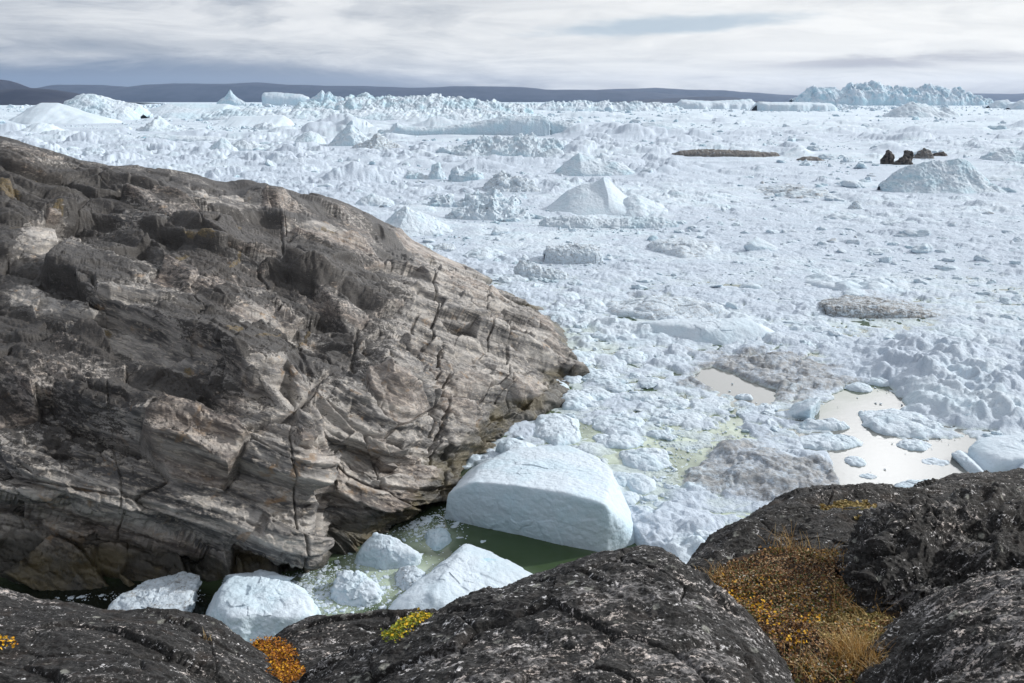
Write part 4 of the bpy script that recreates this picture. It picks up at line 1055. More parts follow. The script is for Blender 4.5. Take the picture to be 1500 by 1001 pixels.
ridge_berg("iceberg", "cracked grey rubble berg touching the small block berg", [(330,221),(340,208),(352,205),(370,206),(380,211),(395,214),(405,224)], 222, 22, "ice_far_dirty", cf=.5, front=.6, rough=.18, seed=520)
ridge_berg("iceberg", "smooth pale dome left of the sharp white peak", [(428,212),(436,200),(445,193),(455,190),(466,194),(473,202),(477,213)], 213, 24, "ice_mid", cf=.5, front=.6, rough=.06, seed=521)
ridge_berg("iceberg", "sharp white peak with a ragged right shoulder, left of the long tabular berg", [(478,213),(490,198),(500,190),(510,178),(516,175),(523,183),(530,188),(540,197),(545,214)], 215, 26, "ice_mid", cf=.5, front=.6, rough=.10, seed=522)
ridge_berg("iceberg", "grey crumbled pyramid beside the sharp white peak", [(512,220),(525,210),(538,206),(545,198),(552,192),(560,200),(568,206),(580,212),(598,220)], 220, 24, "ice_mid_dirty", cf=.5, front=.7, rough=.16, seed=523)
ridge_berg("iceberg", "low flat ledge of ice behind the left rock skyline", [(196,206),(205,198),(230,196),(270,198),(310,199),(345,203),(352,208)], 209, 26, "ice_far", cf=.4, front=.3, rough=.08, seed=524)
ridge_berg("iceberg", "little grey rubble heap below the white wedge berg", [(368,190),(376,182),(388,178),(400,181),(410,190)], 191, 20, "ice_far_dirty", cf=.5, front=.6, rough=.2, seed=525)
# tabular
ridge_berg("tabular_iceberg", "long tabular iceberg with a sheer pale wall and a shelf reaching left", [(553,196),(560,189),(575,188),(582,177),(590,182),(620,184),(650,183),(690,178),(712,174),(735,169),(765,168),(798,169),(803,171),(806,199)], 201, 55, "ice_mid", cf=.12, front=.18, back=.25, rough=.06, facets=.3, seed=526, res=1.3)
ridge_berg("tabular_iceberg", "grey square-cut right end piece beside the long tabular iceberg", [(803,198),(805,178),(820,176),(838,177),(843,182),(845,198)], 200, 30, "ice_far_dirty", cf=.2, front=.2, rough=.07, seed=527)
ridge_berg("iceberg", "bumpy rubble berg just below the long tabular iceberg", [(646,227),(655,214),(670,212),(690,208),(700,198),(710,197),(722,200),(735,200),(750,198),(765,195),(780,197),(795,203),(812,200),(822,208),(830,228)], 231, 26, "ice_mid", cf=.55, front=.7, rough=.17, seed=528, res=1.4)
ridge_berg("iceberg", "grey rounded lump at the right foot of the bumpy rubble berg", [(775,233),(790,224),(805,218),(815,216),(824,220),(829,233)], 234, 12, "ice_far_dirty", cf=.5, front=.5, rough=.10, seed=529)
ridge_berg("iceberg", "smooth grey-blue slab right of the long tabular iceberg", [(931,193),(940,179),(960,177),(985,180),(1000,185),(1008,195)], 195, 26, "ice_far", cf=.5, front=.4, rough=.04, facets=.15, seed=530)
ridge_berg("iceberg", "layered blue mound with a dark hollow, behind the smooth pyramid", [(808,257),(818,245),(832,232),(848,223),(860,228),(880,235),(900,235),(915,240),(928,250),(933,260)], 259, 16, "ice_blue", cf=.5, front=.6, rough=.07, facets=.25, seed=531, res=1.4)
ridge_berg("iceberg", "smooth white pyramid berg with folded flanks near the middle", [(795,308),(812,292),(832,276),(850,268),(864,266),(876,262),(884,256),(892,260),(900,268),(915,282),(935,295),(958,314)], 318, 26, "ice_snow", cf=.55, front=.85, rough=.05, facets=.12, rsize=12, seed=532, res=1.6)
ridge_berg("iceberg", "lower shoulder right of the smooth white pyramid berg", [(893,312),(905,296),(920,286),(932,284),(950,290),(972,300),(988,318)], 318, 18, "ice_near", cf=.6, front=.7, rough=.07, facets=.25, seed=533, res=1.3)
ridge_berg("ice_floe", "long low wall of ice at the foot of the smooth pyramid berg", [(790,328),(800,318),(840,315),(880,319),(930,317),(970,318),(988,322),(993,332)], 335, 8, "ice_mid", cf=.4, front=.5, rough=.14, seed=534, cat="ice floe", res=1.3)
ridge_berg("iceberg", "tilted blue-topped blocks left of the rubble field", [(590,262),(600,250),(612,250),(628,256),(634,240),(642,237),(648,250),(655,262)], 264, 9, "ice_blue", cf=.5, front=.4, rough=.12, seed=535, res=1.5)
ridge_berg("iceberg", "bright turquoise-veined blocks right of the tilted blue-topped ones", [(655,264),(662,244),(670,240),(680,250),(695,243),(705,252),(712,265)], 267, 9, "ice_blue", cf=.5, front=.4, rough=.14, seed=536, res=1.5)
ridge_berg("iceberg", "grey rubble ridge between the turquoise blocks and the smooth pyramid", [(700,280),(715,262),(735,247),(745,252),(760,256),(780,266),(800,282)], 284, 13, "ice_near_dirty", cf=.5, front=.7, rough=.18, seed=537, res=1.5)
ridge_berg("iceberg", "jumble of small upright ice blocks below the turquoise ones", [(625,300),(635,282),(648,286),(656,282),(660,298),(680,290),(700,276),(712,283),(724,272),(738,288),(755,285),(765,300)], 305, 10, "ice_near", cf=.5, front=.5, rough=.20, seed=538, res=1.5)
ridge_berg("iceberg", "lower pile of broken blocks in front of the upright block jumble", [(655,318),(668,306),(685,303),(700,296),(712,300),(722,285),(735,296),(752,300),(770,308),(785,320)], 323, 10, "ice_near", cf=.5, front=.6, rough=.2, seed=539, res=1.5)
ridge_berg("iceberg", "round bumpy mound right above the rock skyline", [(520,300),(530,289),(545,283),(560,286),(575,292),(582,302)], 303, 8, "ice_near", cf=.5, front=.6, rough=.13, seed=540)
ridge_berg("iceberg", "layered white mound with terraces where the rock skyline drops to the ice", [(553,334),(570,318),(585,304),(595,300),(612,306),(635,316),(655,328),(682,343)], 347, 15, "ice_near", cf=.6, front=.8, rough=.08, facets=.3, seed=541, res=1.6)
ridge_berg("ice_block", "square dirty-topped block standing below the layered mounds", [(797,372),(800,358),(820,360),(845,356),(870,357),(880,360),(884,385)], 387, 8, "ice_near_dirty", cf=.3, front=.22, back=.3, rough=.10, seed=542, cat="ice block", res=1.6)
ridge_berg("ice_block", "slanting grey ice ridge below the square dirty-topped block", [(754,390),(762,379),(775,380),(790,387),(815,394),(835,402),(855,412)], 410, 5, "ice_near_dirty", cf=.4, front=.4, rough=.14, seed=543, cat="ice block", res=1.5)
ridge_berg("ice_block", "small turquoise block next to the falling rock skyline", [(603,368),(610,357),(625,355),(634,360),(636,370)], 371, 4, "ice_blue", cf=.4, front=.3, rough=.1, seed=544, cat="ice block", res=1.5)
ridge_berg("ice_block", "small grey ribbed block right of the turquoise one", [(626,369),(634,358),(650,355),(664,358),(672,369)], 370, 5, "ice_near_dirty", cf=.4, front=.3, rough=.12, seed=545, cat="ice block", res=1.5)
floe(712,372,60,22,"low white mound right of the small ribbed block", "ice_near", hf=.14, seed=546)
# dark strips
ridge_berg("moraine_ice", "long dark debris-covered ice strip in the right middle distance", [(983,226),(995,220),(1030,218),(1070,219),(1100,220),(1140,224),(1146,231)], 231, 12, "ice_moraine", cf=.4, front=.4, rough=.12, seed=547, res=1.3)
ridge_berg("moraine_ice", "short dark debris patch right of the long dark strip", [(1168,234),(1178,229),(1195,229),(1208,235)], 236, 8, "ice_moraine", cf=.4, front=.5, rough=.16, seed=548)
ridge_berg("moraine_ice", "thin dark rubble line under the grey peaked mound", [(1183,192),(1200,187),(1215,188),(1228,186),(1240,192)], 193, 14, "ice_moraine", cf=.4, front=.5, rough=.3, seed=549)
ridge_berg("moraine_ice", "tiny dark debris patch left of the thin dark rubble line", [(1146,197),(1155,192),(1165,193),(1170,197)], 197, 10, "ice_moraine", cf=.4, front=.5, rough=.3, seed=550)
for nm, lb, tp, yb, dp, sd_ in (("debris_boulder", "upright pointed black-and-white rock behind the blue-topped berg", [(1290,241),(1294,228),(1299,220),(1303,219),(1309,226),(1311,240)], 241, 4, 551),
        ("debris_boulder", "small black square rock sticking up behind the blue-topped berg", [(1323,232),(1325,221),(1336,220),(1339,226),(1336,234)], 236, 3, 552),
        ("debris_boulder", "leaning black rock between the pointed and the square one", [(1308,242),(1314,234),(1322,229),(1332,227),(1336,236)], 242, 4, 553),
        ("debris_boulder", "rounded grey debris lump right of the small black square rock", [(1338,232),(1345,221),(1355,217),(1364,221),(1368,232)], 233, 5, 554),
        ("debris_boulder", "low dark debris ridge at the right end of the black rocks", [(1362,228),(1372,223),(1382,222),(1388,228)], 230, 5, 555)):
    ridge_berg(nm, lb, tp, yb, dp, "debris" if sd_ != 554 else "ice_moraine", cf=.5, front=.5, rough=.16, seed=sd_, cat="rock", res=2.2)
ridge_berg("iceberg", "blue-hollowed snowy berg with a flat tongue, in front of the black rocks", [(1288,268),(1300,256),(1318,245),(1340,238),(1365,233),(1385,232),(1402,229),(1420,234),(1432,248),(1445,260),(1460,270),(1471,286)], 285, 15, "ice_blue", cf=.75, front=1.1, rough=.075, facets=.35, rsize=6, seed=556, res=1.6)
floe(1265,269,72,14,"flat white tongue of ice left of the blue-hollowed berg", "ice_snow", hf=.05, seed=557, rough=.02)
floe(1480,266,50,18,"white floe with a dark turquoise edge at the right of the blue-hollowed berg", "ice_blue", hf=.10, seed=558)
ridge_berg("iceberg", "broad white hump at the right edge beyond the blue-hollowed berg", [(1436,234),(1450,222),(1470,216),(1490,218),(1510,222),(1530,236)], 237, 20, "ice_mid", cf=.5, front=.6, rough=.12, seed=559)
ridge_berg("ice_block", "small grey pointed lump alone on the ice right of the middle", [(1242,305),(1248,299),(1254,294),(1260,298),(1264,306)], 307, 3, "ice_near_dirty", cf=.5, front=.5, rough=.12, seed=560, cat="ice block", res=2)
for (a, b, w, h, lb, mt, hf_, sd_) in (
    (1168,281,110,22,"wide low brown rubble patch left of the small pointed lump","ice_mid_dirty",.05,561),
    (1000,362,98,34,"brown dirty mound right of the square dirty-topped block","ice_near_dirty",.13,562),
    (970,450,168,42,"long dirty brown-topped floe right of the rock nose","ice_near_dirty",.08,563),
    (1245,412,128,30,"slanting white slab below the small pointed lump","ice_snow",.07,565),
    (1100,420,28,12,"small round white lump above the smooth bright slab","ice_near",.22,566),
    (1192,482,74,18,"narrow blue-shaded floe between bright slab and dirty plateau","ice_near",.08,567),
    (1330,540,60,18,"bluish lump at the head of the big rolling raft","ice_near",.10,568),
    (1240,318,60,14,"low white mound below the small pointed lump","ice_near",.10,569),
    (1320,328,60,10,"flat grey-white floe in the right middle distance","ice_near",.08,570),
    (1285,368,40,10,"smooth oval floe above the dirty brown plateau","ice_near",.12,571),
    (830,323,10,5,"tiny lump at the left end of the long low wall","ice_near",.2,572),
    (1128,250,70,12,"round white swell left of the blue-hollowed berg","ice_near",.08,573)):
    floe(a, b, w, h, lb, mt, hf=hf_, seed=sd_)
# dirty plateau with dark face
ridge_berg("ice_plateau", "flat dirty brown ice plateau with a dark face on its left front", [(1212,462),(1217,449),(1250,446),(1290,448),(1335,452),(1375,460),(1400,468),(1412,472)], 467, 11, "ice_plateau", cf=.10, front=.3, back=.35, rough=.10, seed=564, cat="ice floe", res=1.3)
# bright slab
block("ice_slab", "smooth bright white slab with a turquoise waterline, right of the rock nose",
    [[Z0(944,484),Z0(960,500,-.3),Z0(1010,508,-.3),Z0(1085,510,-.3),Z0(1128,500,-.3),Z0(1138,488),Z0(940,472,1.2),Z0(985,466,1.5),Z0(1050,470,1.9),Z0(1090,466,2.0),Z0(1120,480,1.3),Z0(1035,482,1.5)]], "ice_snow", res=56, k=16, rough=.22, size=3, seed=420, cat="ice floe")
# ------------------------------------------------------------------ the near blocks
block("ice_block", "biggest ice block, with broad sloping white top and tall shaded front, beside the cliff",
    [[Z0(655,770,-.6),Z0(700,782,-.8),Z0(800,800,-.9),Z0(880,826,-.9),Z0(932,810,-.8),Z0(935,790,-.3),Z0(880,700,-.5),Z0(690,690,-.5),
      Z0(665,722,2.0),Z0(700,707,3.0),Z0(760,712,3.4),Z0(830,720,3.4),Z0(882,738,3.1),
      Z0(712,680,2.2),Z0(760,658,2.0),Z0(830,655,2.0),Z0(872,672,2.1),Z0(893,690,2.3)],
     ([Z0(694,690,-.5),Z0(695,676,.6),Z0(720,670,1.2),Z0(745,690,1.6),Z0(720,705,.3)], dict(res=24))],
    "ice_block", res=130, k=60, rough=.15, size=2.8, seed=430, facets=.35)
block("ice_block", "rounded white lump behind the top left corner of the biggest block",
    [[Z0(722,668,-.3),Z0(735,690,-.3),Z0(790,690,-.3),Z0(800,660,-.3),Z0(728,648,1.0),Z0(745,640,1.3),Z0(775,650,1.3),Z0(760,668,1.5)]], "ice_near", res=36, k=9, rough=.14, size=1.2, seed=440)
block("ice_block", "big white block with a scalloped front, just above the left foreground rock",
    [[Z0(278,952,-.5),Z0(350,985,-.5),Z0(470,975,-.5),Z0(470,915,-.5),Z0(455,880,-.4),Z0(320,870,-.3),
      Z0(320,888,2.0),Z0(333,852,2.2),Z0(345,846,2.2),Z0(405,848,2.2),Z0(440,862,2.0),Z0(462,885,1.7),Z0(455,900,1.8),Z0(335,900,2.1),Z0(390,905,1.9)],
     ([Z0(325,862,-.3),Z0(330,842,.9),Z0(380,836,.9),Z0(430,846,.8),Z0(430,880,-.3)], dict(res=30))],
    "ice_block", res=90, k=22, rough=.20, size=1.7, seed=450, facets=.4)
block("ice_block", "greyish dirty ice block just left of the white scalloped one",
    [[Z0(140,915,-.3),Z0(200,935,-.4),Z0(262,935,-.4),Z0(285,890,-.4),Z0(190,880,-.3),
      Z0(150,905,.6),Z0(175,875,1.0),Z0(195,858,1.2),Z0(250,862,1.2),Z0(280,835,1.3),Z0(296,843,1.1),Z0(285,868,1.1),Z0(265,905,.9)]], "ice_near_dirty", res=60, k=16, rough=.24, size=1.0, seed=460)
block("ice_block", "pointed white block in the green water between the cliff and the sloping slab",
    [[Z0(516,836,-.4),Z0(560,848,-.5),Z0(612,838,-.4),Z0(620,815,-.3),Z0(530,808,-.3),
      Z0(528,802,.9),Z0(548,779,1.5),Z0(568,782,1.5),Z0(600,800,1.0),Z0(612,812,.7),Z0(560,805,1.1)]], "ice_near", res=44, k=12, rough=.14, size=1.1, seed=470)
block("ice_slab", "white triangular slab sloping down right under the biggest block",
    [[Z0(562,905,-.2),Z0(600,930,-.3),Z0(700,930,-.3),Z0(795,860,-.3),Z0(782,840,-.2),Z0(690,800,-.3),
      Z0(568,888,.5),Z0(640,868,1.1),Z0(668,820,1.3),Z0(682,796,1.2),Z0(710,806,.9),Z0(780,842,.35)]], "ice_snow", res=64, k=18, rough=.15, size=1.4, seed=480)
block("ice_block", "crumbly white lump in the green water left of the pointed block's foot",
    [[Z0(480,885,-.2),Z0(520,900,-.3),Z0(560,890,-.3),Z0(560,860,-.3),Z0(495,855,-.3),Z0(495,838,.8),Z0(515,832,1.0),Z0(545,852,.7),Z0(555,872,.5),Z0(488,860,.6)]], "ice_near", res=40, k=9, rough=.22, size=.8, seed=490)
block("ice_block", "small rough grey-white lump between the crumbly lump and the triangular slab",
    [[Z0(572,862,-.2),Z0(600,875,-.3),Z0(628,858,-.2),Z0(625,838,-.2),Z0(585,835,-.2),Z0(585,832,.4),Z0(600,828,.6),Z0(618,840,.5),Z0(600,850,.5)]], "ice_near_dirty", res=32, k=9, rough=.14, size=.6, seed=493)
block("ice_block", "half-sunk bluish lump touching the left foot of the biggest block",
    [[Z0(618,805,-.3),Z0(640,820,-.3),Z0(665,805,-.3),Z0(660,780,-.3),Z0(622,785,-.3),Z0(628,775,.45),Z0(645,770,.6),Z0(658,785,.4),Z0(640,795,.4)]], "ice_blue", res=30, k=8, rough=.12, size=.8, seed=496)
block("ice_block", "wedge of ice with a sheer right side at the edge of the open water",
    [[Z0(1150,612,-.3),Z0(1185,622,-.3),Z0(1200,604,-.3),Z0(1198,590,-.2),Z0(1160,598,-.2),Z0(1165,590,.7),Z0(1198,582,1.5),Z0(1201,586,1.4),Z0(1186,600,1.2)]], "ice_near", res=36, k=24, rough=.10, size=1.2, seed=499)
block("ice_slab", "thick white slab on the right edge above the grey foreground rock",
    [[Z0(1415,672,-.3),Z0(1440,700,-.4),Z0(1560,705,-.4),Z0(1580,650,-.3),Z0(1418,655,.6),Z0(1440,640,1.0),Z0(1500,634,1.3),Z0(1580,632,1.3),Z0(1570,670,1.2),Z0(1470,672,1.0)]], "ice_snow", res=48, k=14, rough=.14, size=2.2, seed=503)
block("ice_slab", "slim tilted slab leaning left of the thick slab on the right edge",
    [[Z0(1395,672,-.2),Z0(1430,705,-.2),Z0(1450,700,-.2),Z0(1420,665,-.2),Z0(1393,664,.4),Z0(1405,660,.6),Z0(1438,690,.5)]], "ice_near", res=26, k=16, rough=.07, size=1.0, seed=506)
for (a, b, w, h, lb, mt, hf_) in (
    (1322,614,122,52,"big oval floe of rough blue-white ice surrounded by open water","ice_near",.09),
    (1340,650,52,22,"medium floe just below the big oval one in the open water","ice_near",.10),
    (1252,674,32,21,"small lone rough floe in the bright reflection","ice_near",.16),
    (1258,567,36,18,"dark-edged lump at the top of the open water, left one of two","ice_near",.2),
    (1287,559,36,17,"smooth lump at the top of the open water, right one of two","ice_near",.2),
    (1206,623,78,22,"flat-topped floe on the left shore of the open water","ice_near",.14),
    (1215,644,100,32,"broad rough floe below the flat-topped one on the open water's left shore","ice_near",.08),
    (1272,697,24,10,"slender floe below the small lone rough floe","ice_near",.10),
    (1360,712,104,30,"low rough raft behind the foreground rock, right of the bright reflection","ice_near",.06),
    (1370,675,40,14,"flat pale floe left of the slim tilted slab","ice_snow",.06),
    (817,624,76,60,"large crumbly rounded floe against the foot of the cliff, above the biggest block","ice_near",.16),
    (817,567,32,32,"smooth egg-shaped lump right at the tip of the rock","ice_near",.34),
    (838,552,30,24,"rounded lump behind the egg-shaped one","ice_near",.24),
    (845,585,52,32,"rounded boulder of ice right of the egg-shaped lump","ice_near",.24),
    (872,578,58,26,"long rounded floe right of the ice boulder","ice_near",.16),
    (813,518,36,17,"white lump in the little bay of the rock, left one","ice_near",.24),
    (845,524,52,30,"large smooth lump in the little bay of the rock","ice_near",.22),
    (922,522,52,27,"smooth blue-white block right of the lumps in the bay","ice_near",.20),
    (885,558,64,22,"flat smooth floe behind the long rounded one","ice_near",.14),
    (906,617,88,34,"wide flat floe with dimpled top in the milky water","ice_near",.10),
    (906,646,68,28,"oval floe in front of the wide dimpled one","ice_near",.12),
    (946,668,80,42,"big rounded floe right of the oval one, edged by green water","ice_near",.13),
    (964,635,40,17,"small oval floe between the dimpled and the rounded one","ice_near",.16),
    (938,705,46,40,"rounded lump at the upper right flank of the biggest block","ice_near",.24),
    (908,700,52,30,"turquoise slanting floe wedged along the biggest block","ice_blue",.18),
    (921,728,34,24,"small sloping lump right of the biggest block","ice_near",.2),
    (943,752,46,30,"white cushion by the lower right corner of the biggest block","ice_near",.22),
    (972,740,34,20,"small flat cushion left of the grey dirty raft","ice_near",.18),
    (1005,740,40,18,"flat floe at the edge of the grey dirty raft","ice_near",.10),
    (935,582,60,16,"low floe above the wide dimpled one","ice_near",.12),
    (958,560,50,20,"rough white floe with a spiky top right of the bay","ice_near",.12),
    (977,590,70,18,"long pale floe left of the dirty patch","ice_near",.09),
    (1000,610,60,22,"rough floe on the milky channel","ice_near",.10),
    (1090,582,26,13,"small lump at the lower side of the narrow pond","ice_near",.24),
    (930,745,30,16,"little wedge under the small sloping lump","ice_near",.2),
    (862,545,36,16,"small lump behind the flat smooth floe","ice_near",.2),
    (795,460,30,14,"small lump touching the rock edge, upper one","ice_near",.2),
    (820,468,40,18,"smooth pebble-like lump beside the rock edge","ice_near",.2),
    (833,434,34,22,"steep white block above the pebble-like lump","ice_snow",.2),
    (750,408,46,14,"flat white block where the rock edge meets the ice","ice_near",.14),
    (940,768,40,22,"low cushion below the white cushion by the biggest block","ice_near",.16),
    (1010,770,120,50,"large snowy raft left of the right-hand foreground rock","ice_near",.05),
    (1445,600,60,18,"lumpy floe on the lower edge of the big rolling raft","ice_near",.06),
    (880,640,30,12,"tiny oval floe in the milky water","ice_near",.14)):
    floe(a, b, w, h, lb, mt, hf=hf_, seed=int(a * 7 + b), rough=.045)
rq = np.random.RandomState(12)
shore_ = [(792, 452), (812, 480), (842, 508), (862, 540), (852, 562), (822, 590), (800, 606)]
for i in range(30):
    k_ = rq.randint(len(shore_) - 1); t_ = rq.uniform()
    a = shore_[k_][0] * (1 - t_) + shore_[k_ + 1][0] * t_ + 8 + abs(rq.normal()) * 42
    b = shore_[k_][1] * (1 - t_) + shore_[k_ + 1][1] * t_ + rq.normal() * 9
    w = rq.uniform(16, 34) * (0.75 + b / 1500)
    floe(a, b, w, w * rq.uniform(.40, .62), "rounded cushion of ice packed into the slush along the foot of the rock nose", "ice_near" if i % 4 else "ice_snow", hf=rq.uniform(.16, .28), seed=2000 + i, rough=.05, group="ice cushions packed along the rock nose")
bpy.context.view_layer.update()

# ------------------------------------------------------------------ rubble: angular lumps of every size
def lump_template(seed, res):
    r = np.random.RandomState(seed)
    n = 9 + seed % 5
    pts = r.normal(size=(n, 3)); pts /= np.linalg.norm(pts, axis=1, keepdims=True); pts *= r.uniform(0.75, 1.1, (n, 1))
    pts[:, 2] *= r.uniform(0.5, 0.9); pts[:, 1] *= r.uniform(0.6, 1.0)
    pts = np.concatenate([pts, [[.5, .5, -.5], [-.5, .5, -.5], [.5, -.5, -.5], [-.5, -.5, -.5]]])
    V, F = hull_lump(pts, res=res, k=r.choice([7, 10, 16, 24]), rough=0.16, size=0.9, seed=900 + seed, facets=.6)
    return V, F
rs = np.random.RandomState(5)
def in_poly(x, y, pts):
    pts = np.array(pts, float); c = False; n = len(pts)
    for i in range(n):
        x1, y1 = pts[i]; x2, y2 = pts[(i + 1) % n]
        if (y1 > y) != (y2 > y) and x < (x2 - x1) * (y - y1) / (y2 - y1) + x1: c = not c
    return c
SKY_L = [(-400,170),(0,196),(150,232),(290,246),(400,268),(500,295),(575,330),(645,366),(705,392),(775,430),(830,490),(862,545),(815,580),(800,612),(720,655),(650,740),(560,785),(455,835),(300,855),(0,880),(-400,900)]
cand = []
def density(px, py):
    d = 0.75
    for cx_, cy_, rx_, ry_, w in ((720,285,150,50,1.6),(560,230,110,40,.8),(330,190,260,30,.7),(700,215,220,30,.8),(900,180,260,20,.9),(1000,310,130,40,1.0),(850,420,160,60,.7),(1280,190,200,14,.8),(900,480,140,50,.8),(950,600,120,100,1.2),(1250,380,220,60,.25),(1380,430,150,60,.3),(1180,480,120,40,.4),(700,345,70,40,1.0)):
        d += w * max(0, 1 - math.hypot((px - cx_) / rx_, (py - cy_) / ry_))
    return d
NTRY = 130000
ux = rs.uniform(-160, 1660, NTRY); uy_ = 152 + (rs.uniform(0, 1, NTRY) ** 1.55) * 640
gz = vnoise(np.stack([ux / 60, uy_ / 22, 0 * ux], 1), 71) * .5 + vnoise(np.stack([ux / 22, uy_ / 8, 0 * ux], 1), 72) * .5
size = 2.0 * (1 - rs.uniform(0, 1, NTRY)) ** (-1 / 1.75)
big_no = 0
for i in range(NTRY):
    a, b = ux[i], uy_[i]
    if in_poly(a, b, SKY_L): continue
    if rs.uniform() > 0.42 * density(a, b) * (0.9 + 1.6 * gz[i]): continue
    op = any(in_poly(a, b, pl) for pl in OPEN[:4])
    s = min(size[i], 26 if b > 200 else 14)
    if b > 400: s = min(s * 1.25, 30)
    if op:
        if a > 950 and rs.uniform() > 0.05: continue
        if a <= 950 and (b > 790 or rs.uniform() > 0.25 or a < 470): continue
        s = min(s, 5)
    if 1150 < a < 1500 and 505 < b < 630 and s > 6: continue
    if 980 < a < 1250 and 515 < b < 590 or 1010 < a < 1250 and 640 < b < 770:
        if s > 5: continue
    if 1205 < a < 1410 and 428 < b < 482 or 940 < a < 1135 and 465 < b < 512 or 1285 < a < 1470 and 228 < b < 288: continue
    if 640 < a < 940 and 640 < b < 830 or b > 800: continue
    cand.append((s, a, b))
for (x0_, x1_, yb_, hp_) in BERGS:
    for j in range(int((x1_ - x0_) * 0.55)):
        a = rs.uniform(x0_ - 6, x1_ + 6); b = yb_ + rs.normal() * 1.6 + 1.0
        if not in_poly(a, b, SKY_L): cand.append((min(rs.uniform(1.6, 3.2) * (1 + 1.6 * rs.uniform() ** 5), 0.5 * hp_), a, b))
MND = 0
for i in range(5200):
    a = rs.uniform(-100, 1600); b = 160 + rs.uniform(0, 1) ** 1.35 * 480
    if in_poly(a, b, SKY_L) or any(in_poly(a, b, pl) for pl in OPEN): continue
    if rs.uniform() > 0.34 * density(a, b): continue
    s = min((9 + 0.030 * (b - 150)) * (1 - rs.uniform()) ** (-1 / 2.4), 34 + (b - 150) * .1)
    if any(x0_ - s * .4 < a < x1_ + s * .4 and abs(b - yb_) < 0.7 * hp_ for (x0_, x1_, yb_, hp_) in BERGS): continue
    if any(abs(a - q[1]) < .5 * (s + 40) and abs(b - q[2]) < 12 for q in cand if q[0] > 14 and q[0] != int(q[0])) and rs.uniform() < .6: continue
    if 1205 < a < 1410 and 425 < b < 482 or 930 < a < 1145 and 465 < b < 512 or 1285 < a < 1470 and 228 < b < 290 or b > 500 and a > 930: continue
    cand.append((s, a, b, 1)); MND += 1
print("mounds", MND)
cand = [q if len(q) == 4 else (*q, 0) for q in cand]
cand.sort(reverse=True)
print("lumps", len(cand))
IND = 235
Tm = {r_: [lump_template(k, r_) for k in range(10)] for r_ in (2, 4, 8)}
Tb = [lump_template(40 + k, 16) for k in range(12)]
def lump_pose(s, a, b, mnd=0):
    c = atz(a, b + 0.25 * s); mpp = c[1] / (FPX * 0.96)
    r = 0.5 * s * mpp
    th = rs.uniform(0, 6.283); cz, sz = math.cos(th), math.sin(th)
    sx, sy = r * rs.uniform(0.85, 1.25), r * rs.uniform(0.75, 1.1)
    flat = rs.uniform(0.35, 0.85) if c[1] > 130 else rs.uniform(0.30, 0.65)
    tl = rs.uniform(-.35, .35, 2)
    if mnd: flat *= 0.95 if b < 360 else 0.6; tl *= .35
    Rm = np.array([[cz, -sz, tl[0]], [sz, cz, tl[1]], [-.3 * tl[0], -.3 * tl[1], 1.0]])
    Mx = Rm @ np.diag([sx, sy, r * flat])
    return c, Mx, r * flat * rs.uniform(0.15, 0.4)
from mathutils import Matrix
LM = [(337,140,"pinnacle iceberg"),(420,143,"flat-topped white iceberg"),(480,142,"iceberg with two spires"),(590,150,"serac wall"),(1290,130,"huge jagged iceberg"),(1340,162,"grey peaked mound"),(1165,155,"low flat-topped iceberg"),
      (130,155,"domed iceberg at far left"),(60,188,"small snow dome"),(232,182,"brownish rubble pyramid"),(372,178,"white wedge berg"),(326,213,"small block berg"),(452,202,"smooth pale dome"),(516,196,"sharp white peak"),
      (620,190,"shelf of the long tabular berg"),(770,186,"long tabular berg"),(738,214,"bumpy rubble berg"),(968,187,"grey-blue slab"),(870,245,"layered blue mound"),(885,290,"smooth pyramid berg"),(890,326,"long low ice wall"),(622,252,"blue-topped blocks"),
      (684,254,"turquoise-veined blocks"),(750,266,"grey rubble ridge"),(690,292,"upright block jumble"),(720,310,"broken block pile"),(548,292,"round bumpy mound"),(612,325,"terraced white mound"),(840,372,"square dirty-topped block"),(805,396,"slanting grey ridge"),
      (1065,225,"long dark debris strip"),(1188,232,"short dark debris patch"),(1335,232,"black rocks"),(1380,262,"blue-hollowed berg"),(1265,270,"flat white tongue"),(1480,228,"white hump at the right edge"),(1253,300,"small pointed lump"),(1160,281,"brown rubble patch"),
      (1000,362,"brown dirty mound"),(970,450,"long dirty floe"),(1245,412,"slanting white slab"),(1310,455,"dirty brown plateau"),(1040,488,"smooth bright slab"),(1192,482,"narrow blue-shaded floe"),(1285,368,"smooth oval floe"),(1240,318,"low white mound"),
      (845,524,"smooth lump in the rock bay"),(922,522,"smooth blue-white block"),(817,567,"egg-shaped lump"),(872,578,"long rounded floe"),(906,617,"wide dimpled floe"),(946,668,"big rounded floe"),(1322,614,"big oval floe"),(1400,570,"big rolling raft"),
      (1130,548,"brown dirty patch"),(1120,700,"grey dirty raft"),(790,740,"biggest ice block"),(1181,597,"sheer-sided wedge"),(1215,640,"broad rough floe"),(1085,560,"narrow pond"),(1490,665,"thick slab on the right edge"),(1010,770,"large snowy raft")]
tb_mesh = {}
used_lb = {}
items = []
for (s, a, b, mn_) in cand[:IND]:
    d, lx, ly, nm = min((math.hypot((a - q[0]) * .5, b - q[1]), q[0], q[1], q[2]) for q in LM)
    items.append((d, s, a, b, lx, ly, nm, mn_))
items.sort()
words = ["", "second ", "third ", "fourth ", "fifth ", "sixth ", "seventh ", "eighth ", "ninth ", "tenth "]
